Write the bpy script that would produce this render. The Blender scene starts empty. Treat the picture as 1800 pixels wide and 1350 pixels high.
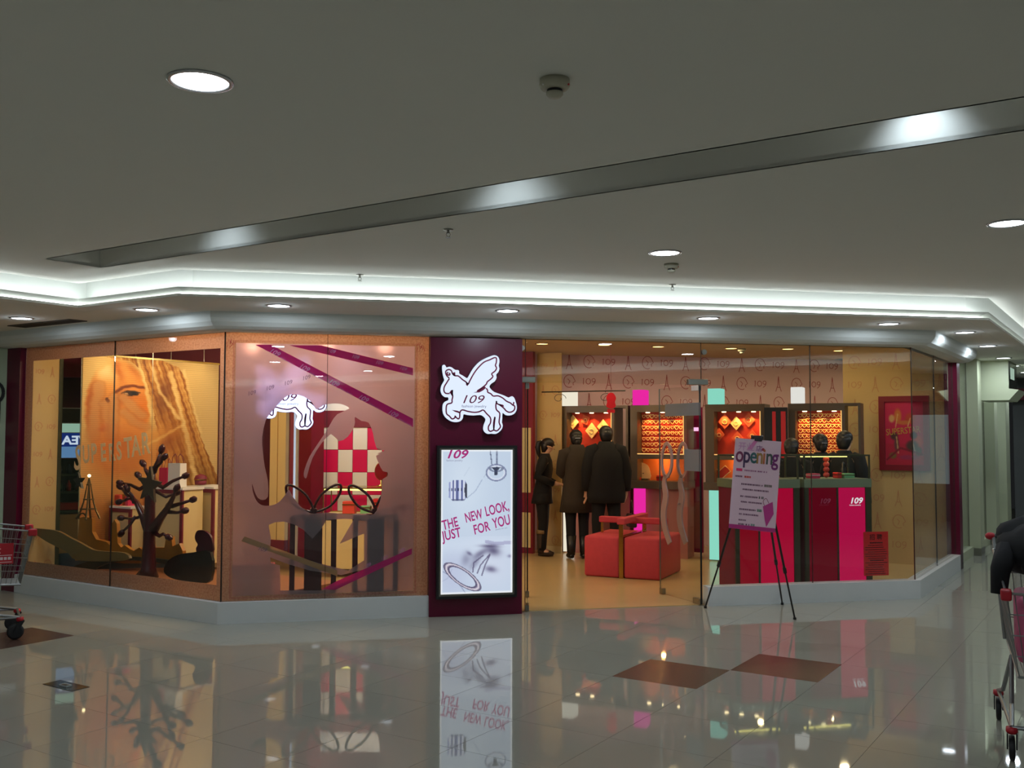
import bpy, bmesh, math, random
import numpy as np
from mathutils import Vector, Matrix
random.seed(7)
SC = bpy.context.scene
COL = SC.collection

# ------------------------------------------------------------------ camera
CAM_H, FPX, PITCH, ROLL, YAW = 1.62, 1720.0, 0.0511, 0.0021, -0.2090
_fw = Vector((-math.sin(YAW)*math.cos(PITCH), math.cos(YAW)*math.cos(PITCH), math.sin(PITCH)))
_r0 = Vector((math.cos(YAW), math.sin(YAW), 0)); _u0 = _r0.cross(_fw)
_r = _r0*math.cos(ROLL)+_u0*math.sin(ROLL); _u = _u0*math.cos(ROLL)-_r0*math.sin(ROLL)
EYE = Vector((0, 0, CAM_H))
cam = bpy.data.cameras.new('camera'); cam.sensor_width = 36; cam.lens = FPX/1800*36
cam.clip_start = 0.05; cam.clip_end = 200
camo = bpy.data.objects.new('camera', cam); COL.objects.link(camo)
camo.matrix_world = Matrix(((_r.x, _u.x, -_fw.x, 0), (_r.y, _u.y, -_fw.y, 0), (_r.z, _u.z, -_fw.z, CAM_H), (0, 0, 0, 1)))
SC.camera = camo

# ------------------------------------------------------------------ world, exposure, lamp levels
w = bpy.data.worlds.new('world'); SC.world = w; w.use_nodes = True
w.node_tree.nodes['Background'].inputs[0].default_value = (.9, .95, 1, 1)
w.node_tree.nodes['Background'].inputs[1].default_value = 0.01
SC.view_settings.view_transform = 'Standard'; SC.view_settings.look = 'None'
SC.view_settings.exposure = 0.0; SC.view_settings.gamma = 1.0; SC.view_settings.use_curve_mapping = False
SC.cycles.use_denoising = True
SC.cycles.max_bounces = 6; SC.cycles.diffuse_bounces = 3; SC.cycles.glossy_bounces = 3
SC.cycles.transmission_bounces = 4; SC.cycles.transparent_max_bounces = 20
SC.cycles.use_adaptive_sampling = True; SC.cycles.adaptive_threshold = .12; SC.cycles.light_sampling_threshold = .03
SC.cycles.sample_clamp_indirect = 4.0
SC.cycles.caustics_reflective = False; SC.cycles.caustics_refractive = False
MALL_W = 7.6          # watts of one mall downlight
SHOP_W = 5.2          # watts of one shop downlight
COVE_E = 16.0          # emission of the hidden cove tubes
SLOT_W = 4.0          # watts of a lamp hidden in the ceiling slot

# ------------------------------------------------------------------ geometry helpers
S2 = math.sqrt(.5)
XL, XR, Y0, HT, HP = -.690, 5.987, 8.767, 2.5, .18      # shop front corners, glass top, plinth height
SOF, CEI, SHC = 2.65, 2.85, 2.75                        # ledge, mall ceiling, shop ceiling

def ray(x, y): return _fw + _r*((x-900)/FPX) + _u*((675-y)/FPX)
def onz(x, y, z):
    d = ray(x, y); return EYE + d*((z-CAM_H)/d.z)
def at(x, y, dist): return EYE + ray(x, y)*dist
def proj(P):
    P = Vector(P)-EYE; d = P.dot(_fw); return 900+FPX*P.dot(_r)/d, 675-FPX*P.dot(_u)/d, d

class Fr:
    """a vertical working plane: local x along it, local y into it, z up"""
    def __init__(s, ox, oy, rz):
        s.o = Vector((ox, oy, 0)); s.rz = rz
        s.ex = Vector((math.cos(rz), math.sin(rz), 0)); s.ey = Vector((-math.sin(rz), math.cos(rz), 0))
    def lp(s, px, py, off=0.0):
        d = ray(px, py); t = (s.o + s.ey*off - EYE).dot(s.ey)/d.dot(s.ey); P = EYE+d*t
        return (P-s.o).dot(s.ex), P.z
    def w(s, x, y, z): return s.o + s.ex*x + s.ey*y + Vector((0, 0, z))
FM = Fr(XL, Y0, 0); FL = Fr(XL, Y0, -math.pi/4); FR = Fr(XR, Y0, math.pi/4)
FD = Fr(3.48, 13.02, math.atan2(-.599, .801))
FB = Fr(-2.148, 11.262, math.pi/4)

def link(o, parent=None):
    COL.objects.link(o)
    if parent is not None: o.parent = parent
    return o
def tag(o, label=None, cat=None, group=None, kind=None):
    if label: o['label'] = label
    if cat: o['category'] = cat
    if group: o['group'] = group
    if kind: o['kind'] = kind
    return o
def thing(name, label, cat, loc=(0, 0, 0), rz=0, group=None):
    o = bpy.data.objects.new(name, None); o.location = loc; o.rotation_euler = (0, 0, rz); o.empty_display_size = .1
    link(o); return tag(o, label, cat, group)
def copy_tree(o, parent=None):
    c = o.copy(); COL.objects.link(c); c.parent = parent
    for ch in list(o.children): copy_tree(ch, c)
    return c

class MB:
    def __init__(s): s.v = []; s.f = []
    def add(s, vs, fs):
        n = len(s.v); s.v += [tuple(v) for v in vs]; s.f += [tuple(i+n for i in f) for f in fs]; return s
    def b(s, x0, x1, y0, y1, z0, z1):
        return s.add([(x0,y0,z0),(x1,y0,z0),(x1,y1,z0),(x0,y1,z0),(x0,y0,z1),(x1,y0,z1),(x1,y1,z1),(x0,y1,z1)],
                     [(3,2,1,0),(4,5,6,7),(0,1,5,4),(1,2,6,5),(2,3,7,6),(3,0,4,7)])
    def bb(s, x0, x1, y0, y1, z0, z1, c=.01):
        """box with all edges chamfered"""
        vs, fs = [], []
        bm = bmesh.new(); r = bmesh.ops.create_cube(bm, size=1)
        for v in bm.verts: v.co = ((x0+x1)/2+v.co.x*(x1-x0), (y0+y1)/2+v.co.y*(y1-y0), (z0+z1)/2+v.co.z*(z1-z0))
        bmesh.ops.bevel(bm, geom=bm.edges[:], offset=c, segments=2, affect='EDGES', profile=.5)
        bm.verts.index_update(); vs = [v.co[:] for v in bm.verts]; fs = [[v.index for v in f.verts] for f in bm.faces]; bm.free()
        return s.add(vs, fs)
    def cyl(s, p0, p1, r0, r1=None, n=12):
        return s.tube([p0, p1], [r0, r0 if r1 is None else r1], n)
    def tube(s, pts, r, n=8, closed=False, flat=1.0):
        P = [Vector(p) for p in pts]; m = len(P)
        R = r if isinstance(r, (list, tuple)) else [r]*m
        vs, fs = [], []; up = None
        for i in range(m):
            a = P[(i-1) % m] if (closed or i > 0) else P[i]; c = P[(i+1) % m] if (closed or i < m-1) else P[i]
            t = (c-a).normalized() if (c-a).length > 1e-9 else Vector((0, 0, 1))
            if up is None:
                up = Vector((0, 0, 1)) if abs(t.z) < .9 else Vector((1, 0, 0))
            sd = t.cross(up)
            if sd.length < 1e-5: sd = t.cross(Vector((0, 1, 0)))
            sd.normalize(); up = sd.cross(t).normalized()
            for k in range(n):
                an = 2*math.pi*k/n; vs.append(P[i]+sd*(math.cos(an)*R[i])+up*(math.sin(an)*R[i]*flat))
        for i in range(m if closed else m-1):
            j = (i+1) % m
            for k in range(n):
                l = (k+1) % n; fs.append((i*n+k, i*n+l, j*n+l, j*n+k))
        if not closed: fs += [tuple(range(n-1, -1, -1)), tuple((m-1)*n+k for k in range(n))]
        return s.add(vs, fs)
    def prism(s, poly, y0, y1):
        """polygon in x,z extruded from y0 (towards the viewer) to y1"""
        n = len(poly)
        vs = [(x, y0, z) for x, z in poly]+[(x, y1, z) for x, z in poly]
        ar = sum(poly[i][0]*poly[(i+1) % n][1]-poly[(i+1) % n][0]*poly[i][1] for i in range(n))
        fs = [tuple(range(n)), tuple(range(2*n-1, n-1, -1))]+[(i, i+n, (i+1) % n+n, (i+1) % n) for i in range(n)]
        if ar < 0: fs = [tuple(reversed(f)) for f in fs]
        return s.add(vs, fs)
    def slab(s, poly, z0, z1):
        n = len(poly); vs = [(x, y, z0) for x, y in poly]+[(x, y, z1) for x, y in poly]
        ar = sum(poly[i][0]*poly[(i+1) % n][1]-poly[(i+1) % n][0]*poly[i][1] for i in range(n))
        fs = [tuple(range(n-1, -1, -1)), tuple(range(n, 2*n))]+[(i, (i+1) % n, (i+1) % n+n, i+n) for i in range(n)]
        if ar < 0: fs = [tuple(reversed(f)) for f in fs]
        return s.add(vs, fs)
    def stroke(s, pts, wd, y0, y1, closed=False):
        """flat brush line in x,z"""
        m = len(pts); P = [Vector((p[0], p[1])) for p in pts]; W = wd if isinstance(wd, (list, tuple)) else [wd]*m
        L, Rr = [], []
        for i in range(m):
            a = P[(i-1) % m] if (closed or i > 0) else P[i]; c = P[(i+1) % m] if (closed or i < m-1) else P[i]
            t = (c-a); t = t.normalized() if t.length > 1e-9 else Vector((1, 0)); nn = Vector((-t.y, t.x))*(W[i]/2)
            L.append(P[i]+nn); Rr.append(P[i]-nn)
        vs = [(p.x, y0, p.y) for p in L]+[(p.x, y0, p.y) for p in Rr]+[(p.x, y1, p.y) for p in L]+[(p.x, y1, p.y) for p in Rr]
        fs = []
        for i in range(m if closed else m-1):
            j = (i+1) % m
            fs += [(i, i+m, j+m, j), (i+2*m, j+2*m, j+3*m, i+3*m), (i, j, j+2*m, i+2*m), (j+m, i+m, i+3*m, j+3*m)]
        if not closed: fs += [(0, 2*m, 3*m, m), (m-1, 2*m-1, 4*m-1, 3*m-1)]
        return s.add(vs, fs)
    def lathe(s, prof, n=20, c=(0, 0, 0), ax='z'):
        vs, fs = [], []
        for r, z in prof:
            for k in range(n):
                a = 2*math.pi*k/n; p = (r*math.cos(a), r*math.sin(a), z)
                if ax == 'y': p = (p[0], p[2], p[1])
                vs.append((p[0]+c[0], p[1]+c[1], p[2]+c[2]))
        for i in range(len(prof)-1):
            for k in range(n):
                l = (k+1) % n; fs.append((i*n+k, i*n+l, (i+1)*n+l, (i+1)*n+k))
        if prof[0][0] > 1e-6: fs.append(tuple(range(n-1, -1, -1)))
        if prof[-1][0] > 1e-6: fs.append(tuple((len(prof)-1)*n+k for k in range(n)))
        return s.add(vs, fs)
    def ball(s, c, r, n=12, m=8):
        rx, ry, rz = (r, r, r) if not isinstance(r, (list, tuple)) else r
        vs, fs = [], []
        for i in range(m+1):
            th = math.pi*i/m
            for k in range(n):
                a = 2*math.pi*k/n; vs.append((c[0]+rx*math.sin(th)*math.cos(a), c[1]+ry*math.sin(th)*math.sin(a), c[2]-rz*math.cos(th)))
        for i in range(m):
            for k in range(n):
                l = (k+1) % n; fs.append((i*n+k, i*n+l, (i+1)*n+l, (i+1)*n+k))
        return s.add(vs, fs)
    def rings(s, rg, n=16):
        """loft of horizontal ellipses (z,cx,cy,rx,ry)"""
        vs, fs = [], []
        for z, cx, cy, rx, ry in rg:
            for k in range(n):
                a = 2*math.pi*k/n; vs.append((cx+rx*math.cos(a), cy+ry*math.sin(a), z))
        for i in range(len(rg)-1):
            for k in range(n):
                l = (k+1) % n; fs.append((i*n+k, i*n+l, (i+1)*n+l, (i+1)*n+k))
        fs += [tuple(range(n-1, -1, -1)), tuple((len(rg)-1)*n+k for k in range(n))]
        return s.add(vs, fs)
    def mesh(s, name, mat, smooth=False):
        me = bpy.data.meshes.new(name); me.from_pydata(s.v, [], s.f); me.materials.append(mat)
        bm = bmesh.new(); bm.from_mesh(me); bmesh.ops.remove_doubles(bm, verts=bm.verts, dist=1e-6)
        bmesh.ops.dissolve_degenerate(bm, edges=bm.edges, dist=1e-7)
        bmesh.ops.recalc_face_normals(bm, faces=bm.faces); bm.to_mesh(me); bm.free()
        if smooth:
            for p in me.polygons: p.use_smooth = True
        me.update(); return me
    def build(s, name, mat, parent=None, smooth=False, loc=None, rz=0):
        o = bpy.data.objects.new(name, s.mesh(name, mat, smooth)); link(o, parent)
        if loc is not None: o.location = loc
        if rz: o.rotation_euler = (0, 0, rz)
        return o

def curve_mesh(cu):
    t = bpy.data.objects.new('t', cu); COL.objects.link(t)
    dg = bpy.context.evaluated_depsgraph_get(); dg.update()
    me = bpy.data.meshes.new_from_object(t.evaluated_get(dg)); bpy.data.objects.remove(t); bpy.data.curves.remove(cu)
    return me
def holed(name, loops, thick, mat, parent=None, loc=(0, 0, 0), rz=0):
    """filled outline with holes (x,z loops), standing upright"""
    cu = bpy.data.curves.new('c', 'CURVE'); cu.dimensions = '2D'; cu.fill_mode = 'BOTH'; cu.extrude = thick/2
    for lp in loops:
        sp = cu.splines.new('POLY'); sp.points.add(len(lp)-1); sp.use_cyclic_u = True
        for p, q in zip(sp.points, lp): p.co = (q[0], q[1], 0, 1)
    me = curve_mesh(cu); me.name = name; me.materials.clear(); me.materials.append(mat)
    me.transform(Matrix.Rotation(math.pi/2, 4, 'X'))
    o = bpy.data.objects.new(name, me); link(o, parent); o.location = loc; o.rotation_euler = (0, 0, rz); return o
def text(name, body, size, mat, parent, loc, rz=0, tilt=0, shear=0, sx=1, align='LEFT', ext=.0008, bold=0, flip=False):
    cu = bpy.data.curves.new('f', 'FONT'); cu.body = body; cu.size = size; cu.extrude = ext; cu.shear = shear
    cu.align_x = align; cu.offset = bold; cu.resolution_u = 3
    me = curve_mesh(cu); me.name = name; me.materials.clear(); me.materials.append(mat)
    m = Matrix.Rotation(math.pi/2, 4, 'X') @ Matrix.Rotation(tilt, 4, 'Z') @ Matrix.Diagonal((-sx if flip else sx, 1, 1, 1))
    me.transform(m)
    if flip: me.flip_normals()
    o = bpy.data.objects.new(name, me); link(o, parent); o.location = loc; o.rotation_euler = (0, 0, rz); return o

# ------------------------------------------------------------------ materials
def lin(c):
    return tuple(((v/255)/12.92 if v/255 <= .04045 else (((v/255)+.055)/1.055)**2.4) for v in c)
_M = {}
def mat(name, rgb, rough=.5, metal=0, spec=.5, emis=None, es=0, noise=None, bump=None, coat=0, trans=0):
    if name in _M: return _M[name]
    m = bpy.data.materials.new(name); m.use_nodes = True; nt = m.node_tree; b = nt.nodes['Principled BSDF']
    c = lin(rgb)+(1,)
    b.inputs['Base Color'].default_value = c; b.inputs['Roughness'].default_value = rough
    b.inputs['Metallic'].default_value = metal; b.inputs['Specular IOR Level'].default_value = spec
    b.inputs['Coat Weight'].default_value = coat; b.inputs['Coat Roughness'].default_value = .05
    if emis: b.inputs['Emission Color'].default_value = lin(emis)+(1,); b.inputs['Emission Strength'].default_value = es
    if noise or bump:
        tc = nt.nodes.new('ShaderNodeTexCoord'); nz = nt.nodes.new('ShaderNodeTexNoise')
        sc = (noise or bump)[0]; nz.inputs['Scale'].default_value = sc; nz.inputs['Detail'].default_value = 4
        nt.links.new(tc.outputs['Object'], nz.inputs['Vector'])
        if noise:
            mx = nt.nodes.new('ShaderNodeMix'); mx.data_type = 'RGBA'; a = noise[1]
            mx.inputs['A'].default_value = tuple(v*(1-a) for v in c[:3])+(1,)
            mx.inputs['B'].default_value = tuple(min(1, v*(1+a)) for v in c[:3])+(1,)
            nt.links.new(nz.outputs['Fac'], mx.inputs['Factor']); nt.links.new(mx.outputs['Result'], b.inputs['Base Color'])
        if bump:
            bp = nt.nodes.new('ShaderNodeBump'); bp.inputs['Strength'].default_value = bump[1]; bp.inputs['Distance'].default_value = .004
            nt.links.new(nz.outputs['Fac'], bp.inputs['Height']); nt.links.new(bp.outputs['Normal'], b.inputs['Normal'])
    _M[name] = m; return m
def emit(name, rgb, es):
    if name in _M: return _M[name]
    m = bpy.data.materials.new(name); m.use_nodes = True; nt = m.node_tree; nt.nodes.clear()
    o = nt.nodes.new('ShaderNodeOutputMaterial'); e = nt.nodes.new('ShaderNodeEmission')
    e.inputs[0].default_value = lin(rgb)+(1,); e.inputs[1].default_value = es
    nt.links.new(e.outputs[0], o.inputs[0]); _M[name] = m; return m
def glass_mat(name, tint=(.97, .985, .975), base=.035, gain=.9):
    m = bpy.data.materials.new(name); m.use_nodes = True; nt = m.node_tree; nt.nodes.clear()
    o = nt.nodes.new('ShaderNodeOutputMaterial'); t = nt.nodes.new('ShaderNodeBsdfTransparent'); g = nt.nodes.new('ShaderNodeBsdfGlossy')
    t.inputs[0].default_value = tint+(1,); g.inputs['Roughness'].default_value = 0.0
    lw = nt.nodes.new('ShaderNodeLayerWeight'); lw.inputs[0].default_value = .5
    p = nt.nodes.new('ShaderNodeMath'); p.operation = 'POWER'; p.inputs[1].default_value = 5
    q = nt.nodes.new('ShaderNodeMath'); q.operation = 'MULTIPLY_ADD'; q.inputs[1].default_value = gain; q.inputs[2].default_value = base
    mx = nt.nodes.new('ShaderNodeMixShader')
    nt.links.new(lw.outputs['Facing'], p.inputs[0]); nt.links.new(p.outputs[0], q.inputs[0]); nt.links.new(q.outputs[0], mx.inputs[0])
    nt.links.new(t.outputs[0], mx.inputs[1]); nt.links.new(g.outputs[0], mx.inputs[2]); nt.links.new(mx.outputs[0], o.inputs[0])
    _M[name] = m; return m
def film_mat(name, rgb, dif=.5, rough=.35):
    """frosted window film: scatters what stands behind it and catches light itself"""
    m = bpy.data.materials.new(name); m.use_nodes = True; nt = m.node_tree; nt.nodes.clear()
    o = nt.nodes.new('ShaderNodeOutputMaterial'); c = lin(rgb)+(1,)
    rf = nt.nodes.new('ShaderNodeBsdfRefraction'); rf.inputs['Color'].default_value = c; rf.inputs['Roughness'].default_value = rough; rf.inputs['IOR'].default_value = 1.45
    tl = nt.nodes.new('ShaderNodeBsdfTranslucent'); tl.inputs[0].default_value = c
    df = nt.nodes.new('ShaderNodeBsdfDiffuse'); df.inputs[0].default_value = c
    a = nt.nodes.new('ShaderNodeMixShader'); a.inputs[0].default_value = .35
    b = nt.nodes.new('ShaderNodeMixShader'); b.inputs[0].default_value = dif
    nt.links.new(tl.outputs[0], a.inputs[1]); nt.links.new(df.outputs[0], a.inputs[2])
    nt.links.new(rf.outputs[0], b.inputs[1]); nt.links.new(a.outputs[0], b.inputs[2]); nt.links.new(b.outputs[0], o.inputs[0])
    _M[name] = m; return m
def attr_mat(name, es=0.0, rough=.6):
    """flat print whose colours are stored on the mesh"""
    m = bpy.data.materials.new(name); m.use_nodes = True; nt = m.node_tree; b = nt.nodes['Principled BSDF']
    a = nt.nodes.new('ShaderNodeAttribute'); a.attribute_name = 'print'
    nt.links.new(a.outputs['Color'], b.inputs['Base Color']); b.inputs['Roughness'].default_value = rough
    if es:
        nt.links.new(a.outputs['Color'], b.inputs['Emission Color']); b.inputs['Emission Strength'].default_value = es
        b.inputs['Base Color'].default_value = (.02, .02, .02, 1); nt.links.remove(b.inputs['Base Color'].links[0])
    _M[name] = m; return m

M_ceil = mat('ceiling_paint', (232, 232, 224), .9, noise=(3, .015))
M_trimw = mat('trim_paint', (222, 226, 220), .85, spec=.2)
M_plinth = mat('plinth_white', (205, 208, 206), .35, noise=(6, .03))
M_grout = mat('grout', (150, 146, 132), .6)
M_tile = mat('polished_tile', (154, 152, 138), .03, spec=.62, noise=(1.3, .05))
M_tiledark = mat('dark_tile', (80, 58, 50), .25, spec=.4, noise=(14, .15))
M_maroon = mat('maroon_panel', (92, 6, 42), .3, spec=.4)
M_maroond = mat('maroon_wall', (112, 12, 44), .55)
M_shopfloor = mat('shop_floor', (196, 168, 118), .22, noise=(2.5, .06))
M_tan = mat('tan_wallpaper', (206, 176, 120), .75, noise=(4, .04))
M_pinklit = mat('pink_lit_wallpaper', (238, 206, 216), .75, noise=(4, .04))  # tan wallpaper tinted pink in place of magenta light from the pillars
M_print = mat('wallpaper_ink', (176, 74, 84), .8)
M_cream = mat('cream_laminate', (226, 206, 150), .45)
M_white = mat('white_paint', (228, 226, 220), .5)
M_black = mat('black_satin', (14, 14, 15), .4)
M_steel = mat('brushed_steel', (150, 150, 142), .3, metal=1)
M_gold = mat('brass', (196, 160, 84), .25, metal=1)
M_greyfr = mat('taupe_lacquer', (92, 78, 64), .4)
M_greenpost = mat('dark_bronze', (66, 68, 50), .35, metal=.3)
M_glass = glass_mat('clear_glass')
M_caseglass = glass_mat('case_glass', base=.02, gain=.5)
M_border = None
M_film = film_mat('frosted_film', (232, 208, 214), .42, .34)
M_border = film_mat('border_film', (214, 150, 108), 1.0, .3)
_nt = M_border.node_tree; _tc = _nt.nodes.new('ShaderNodeTexCoord'); _nz = _nt.nodes.new('ShaderNodeTexNoise'); _nz.inputs['Scale'].default_value = 60; _nz.inputs['Detail'].default_value = 6
_rp = _nt.nodes.new('ShaderNodeValToRGB'); _rp.color_ramp.elements[0].position = .35; _rp.color_ramp.elements[0].color = lin((196, 160, 138))+(1,); _rp.color_ramp.elements[1].position = .6; _rp.color_ramp.elements[1].color = lin((218, 188, 164))+(1,)
_nt.links.new(_tc.outputs['Object'], _nz.inputs['Vector']); _nt.links.new(_nz.outputs['Fac'], _rp.inputs[0])
for _n in _nt.nodes:
    if _n.type in ('BSDF_TRANSLUCENT', 'BSDF_DIFFUSE'): _nt.links.new(_rp.outputs[0], _n.inputs[0])
M_pinkink = film_mat('pink_film', (244, 70, 165), 1.0, .3)
M_tancut = film_mat('tan_film', (222, 184, 140), 1.0, .3)
M_magenta = mat('magenta_gloss', (208, 10, 84), .3)
M_lampon = emit('lamp_white', (240, 247, 255), 9.0)
M_lampwarm = emit('lamp_warm', (255, 214, 130), 5.0)
M_tube = emit('cove_tube', (240, 248, 250), COVE_E)
M_ring = mat('lamp_ring', (200, 202, 205), .25, metal=.6)

def lamp(name, kind, loc, power, rgb=(255, 255, 255), size=.17, parent=None, rot=(0, 0, 0), **kw):
    d = bpy.data.lights.new(name, kind); d.energy = power; d.color = lin(rgb)
    if kind == 'AREA': d.shape = 'DISK'; d.size = size
    if kind == 'POINT': d.shadow_soft_size = size
    if kind == 'SPOT': d.spot_size = kw.get('cone', 1.2); d.spot_blend = kw.get('blend', .6); d.shadow_soft_size = size
    o = bpy.data.objects.new(name, d); link(o, parent); o.location = loc; o.rotation_euler = rot; return o
def aim(o, target):
    o.rotation_euler = (Vector(target)-o.location).to_track_quat('-Z', 'Y').to_euler()

# ================================================================== THE SETTING
def struct(o, label=None): return tag(o, label, None, None, 'structure')
T22 = math.tan(math.pi/8)
LEN_L, LEN_R = 3.30, 2.66
def front(o, el=LEN_L, er=LEN_R):
    """the shop front's plan line pushed outwards by o"""
    return [Vector((XL-el*S2-o*S2, Y0+el*S2-o*S2)), Vector((XL-o*T22, Y0-o)), Vector((XR+o*T22, Y0-o)), Vector((XR+er*S2+o*S2, Y0+er*S2-o*S2))]
LIP = [Vector(p) for p in ((-6.07, 4.33), (-1.83, 8.57), (-.942, 7.665), (6.0, 7.665), (14.6, 16.265))]
def offs(pl, o):
    """offset an open polyline to its left by o"""
    out = []
    for i, p in enumerate(pl):
        ns = []
        if i > 0: t = (p-pl[i-1]).normalized(); ns.append(Vector((-t.y, t.x)))
        if i < len(pl)-1: t = (pl[i+1]-p).normalized(); ns.append(Vector((-t.y, t.x)))
        n = sum(ns, Vector((0, 0))).normalized(); out.append(p+n*(o/max(.3, n.dot(ns[0]))))
    return out
def ribbon(mb, a, b, za0, za1, zb0, zb1):
    pass
def wall_strip(mb, pa, pb, z0, z1):
    """solid wall between two parallel plan polylines"""
    n = len(pa)
    for i in range(n-1): mb.slab([pa[i][:], pa[i+1][:], pb[i+1][:], pb[i][:]], z0, z1)
    return mb

# floor: grout bed + one object for each polished tile in view
floor = struct(MB().slab([(-9.5, -7), (17, -7), (20, 13), (16, 19), (-9.5, 19)], -.1, -.0035).build('floor', M_grout), 'glossy beige polished tile floor of the mall walkway')
TC, TA = Vector((2.888, 6.367)), .6
tm = MB().slab([(-.2988, -.2988), (.2988, -.2988), (.2988, .2988), (-.2988, .2988)], -.012, 0)
me_t = tm.mesh('floor_tile', M_tile); me_d = tm.mesh('dark_floor_tile', M_tiledark)
def in_shop(p, d):
    return p.y > Y0+d and (p.x-XL)+(p.y-Y0) > d*1.4 and (p.y-Y0)-(p.x-XR) > d*1.4
dark = {(-1, 0): 1, (0, 1): 1}
cl = onz(20, 1117, 0).xy-TC
dark[(math.floor((cl.x+cl.y)*S2/TA), math.floor((cl.x-cl.y)*S2/TA))] = 1
dark = {(-1, -1): 1, (0, 0): 1, list(dark)[-1]: 1}
for i in range(-22, 26):
    for j in range(-22, 26):
        c = TC + Vector((S2, S2))*((i+.5)*TA) + Vector((S2, -S2))*((j+.5)*TA)
        if in_shop(c, .45) or c.y < 1.0: continue
        x, y, d = proj((c.x, c.y, 0))
        if d < 1.2 or x < -260 or x > 2060 or y > 1560 or c.x+c.y > 30: continue
        dk = (i, j) in dark
        o = bpy.data.objects.new('floor_tile', me_d if dk else me_t); link(o, floor); o.location = (c.x, c.y, 0); o.rotation_euler = (0, 0, math.pi/4)
        if dk: o['label'] = 'dark brown floor tile'
shop_poly = [(XL, Y0+.05), (XR, Y0+.05), (7.80, 10.66), (6.90, 11.56), (7.8, 12.6), (7.8, 13.6), (-4.0, 14.1), (-4.0, 12.2), (XL-2.4, Y0+2.45)]
struct(MB().slab(shop_poly, -.003, .006).build('floor_shop', M_shopfloor), 'warm beige shop floor behind the glass front')
struct(MB().slab(shop_poly, SHC, SHC+.03).build('ceiling_shop', mat('shop_ceiling', (218, 190, 140), .8)), 'warm beige shop ceiling with brass downlights')

# mall ceiling, two planes with the lit slot between them
A_, B_, C_, D_, E_ = [p[:] for p in LIP]
F_, G_, H_, I_, J_ = (14.6, 10.3), (1.3, -3.0), (-2, -6.5), (-9, -6.5), (-9, 4.33)
cz = (CEI, CEI+.02)
struct(MB().slab([A_, (-2.40, 8.0), (4.95, .65), G_, H_, I_, J_], *cz).build('ceiling', M_ceil), 'white plaster ceiling plane nearest the camera')
struct(MB().slab([(-2.1, 8.3), B_, C_, D_, E_, F_, (5.25, .95)], *cz).slab([(-2.4, 8.0), (-2.1, 8.3), (-1.5, 7.7), (-1.8, 7.4)], *cz).build('ceiling', M_ceil), 'white plaster ceiling plane between slot and cove light')
sl = MB()
sl.slab([(-1.8, 7.4), (4.95, .65), (4.94, .64), (-1.81, 7.39)], CEI, 3.14)
sl.slab([(-1.5, 7.7), (5.25, .95), (5.26, .96), (-1.49, 7.71)], CEI, 3.14)
sl.slab([(-1.81, 7.39), (-1.49, 7.71), (-1.50, 7.72), (-1.82, 7.40)], CEI, 3.14)
struct(sl.build('trim_1', M_ceil), 'recessed slot side faces in the mall ceiling')
struct(MB().slab([(-9.5, -7), (17, -7), (20, 13), (16, 19.5), (-9.5, 19.5)], 3.14, 3.2).build('ceiling_upper', M_ceil), 'closed top of the ceiling void')
# dropped ledge over the shop fronts, its lip, the recess wall and the hidden tubes
RL = (XR+14.2*S2, Y0+14.2*S2)
LE = front(0)[0]
struct(MB().slab([A_, B_, C_, D_, E_, RL, (XR, Y0), (XL, Y0), LE[:], (-9, LE.y), (-9, 4.33)], SOF, SOF+.02).build('ceiling_ledge', M_ceil), 'dropped white ceiling ledge with downlights over the shop front')
lp0, lp1 = offs(LIP, .17), LIP
lm = MB(); nL = len(LIP)
lm.add([(p.x, p.y, SOF-.001) for p in lp0]+[(p.x, p.y, SOF+.072) for p in lp1]+[(p.x, p.y, SOF+.072) for p in offs(LIP, .015)]+[(p.x, p.y, SOF+.012) for p in offs(LIP, .18)],
       [(r*nL+i, r*nL+i+1, ((r+1) % 4)*nL+i+1, ((r+1) % 4)*nL+i) for r in range(4) for i in range(nL-1)])
struct(lm.build('trim_2', M_trimw), 'white upstand lip along the cove light')
struct(wall_strip(MB(), offs(LIP, .20), offs(LIP, .23), SOF+.02, 3.14).build('trim_3', M_trimw), 'white back wall of the light cove')
ti = offs(LIP, .085); to = offs(LIP, .115)
tube = wall_strip(MB(), ti, to, SOF+.024, SOF+.05).build('cove_tube_light', M_tube)
tag(tube, 'continuous white tube lighting hidden in the ceiling cove', 'cove light')
# cornice, rounded underneath
prof = [(.23, SOF), (.23, 2.60), (.215, 2.565), (.18, 2.532), (.13, 2.51), (.07, 2.501), (0, HT), (-.08, HT), (-.08, SOF)]
mb = MB(); rws = [front(o) for o, z in prof]
vs = [(rws[i][k].x, rws[i][k].y, prof[i][1]) for i in range(len(prof)) for k in range(4)]
n = len(prof); fs = [(i*4+k, i*4+k+1, ((i+1) % n)*4+k+1, ((i+1) % n)*4+k) for i in range(n) for k in range(3)]
fs += [tuple(i*4 for i in range(n)), tuple(i*4+3 for i in reversed(range(n)))]
co = struct(mb.add(vs, fs).build('trim_4', M_trimw), 'rounded white cornice above the shop glass')
for p in co.data.polygons: p.use_smooth = False
# header above the glass, inside
wall_h = wall_strip(MB(), front(-.02), front(-.10), HT, SHC); struct(wall_h.build('wall_header', M_tan), 'header band above the shop glass')
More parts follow.
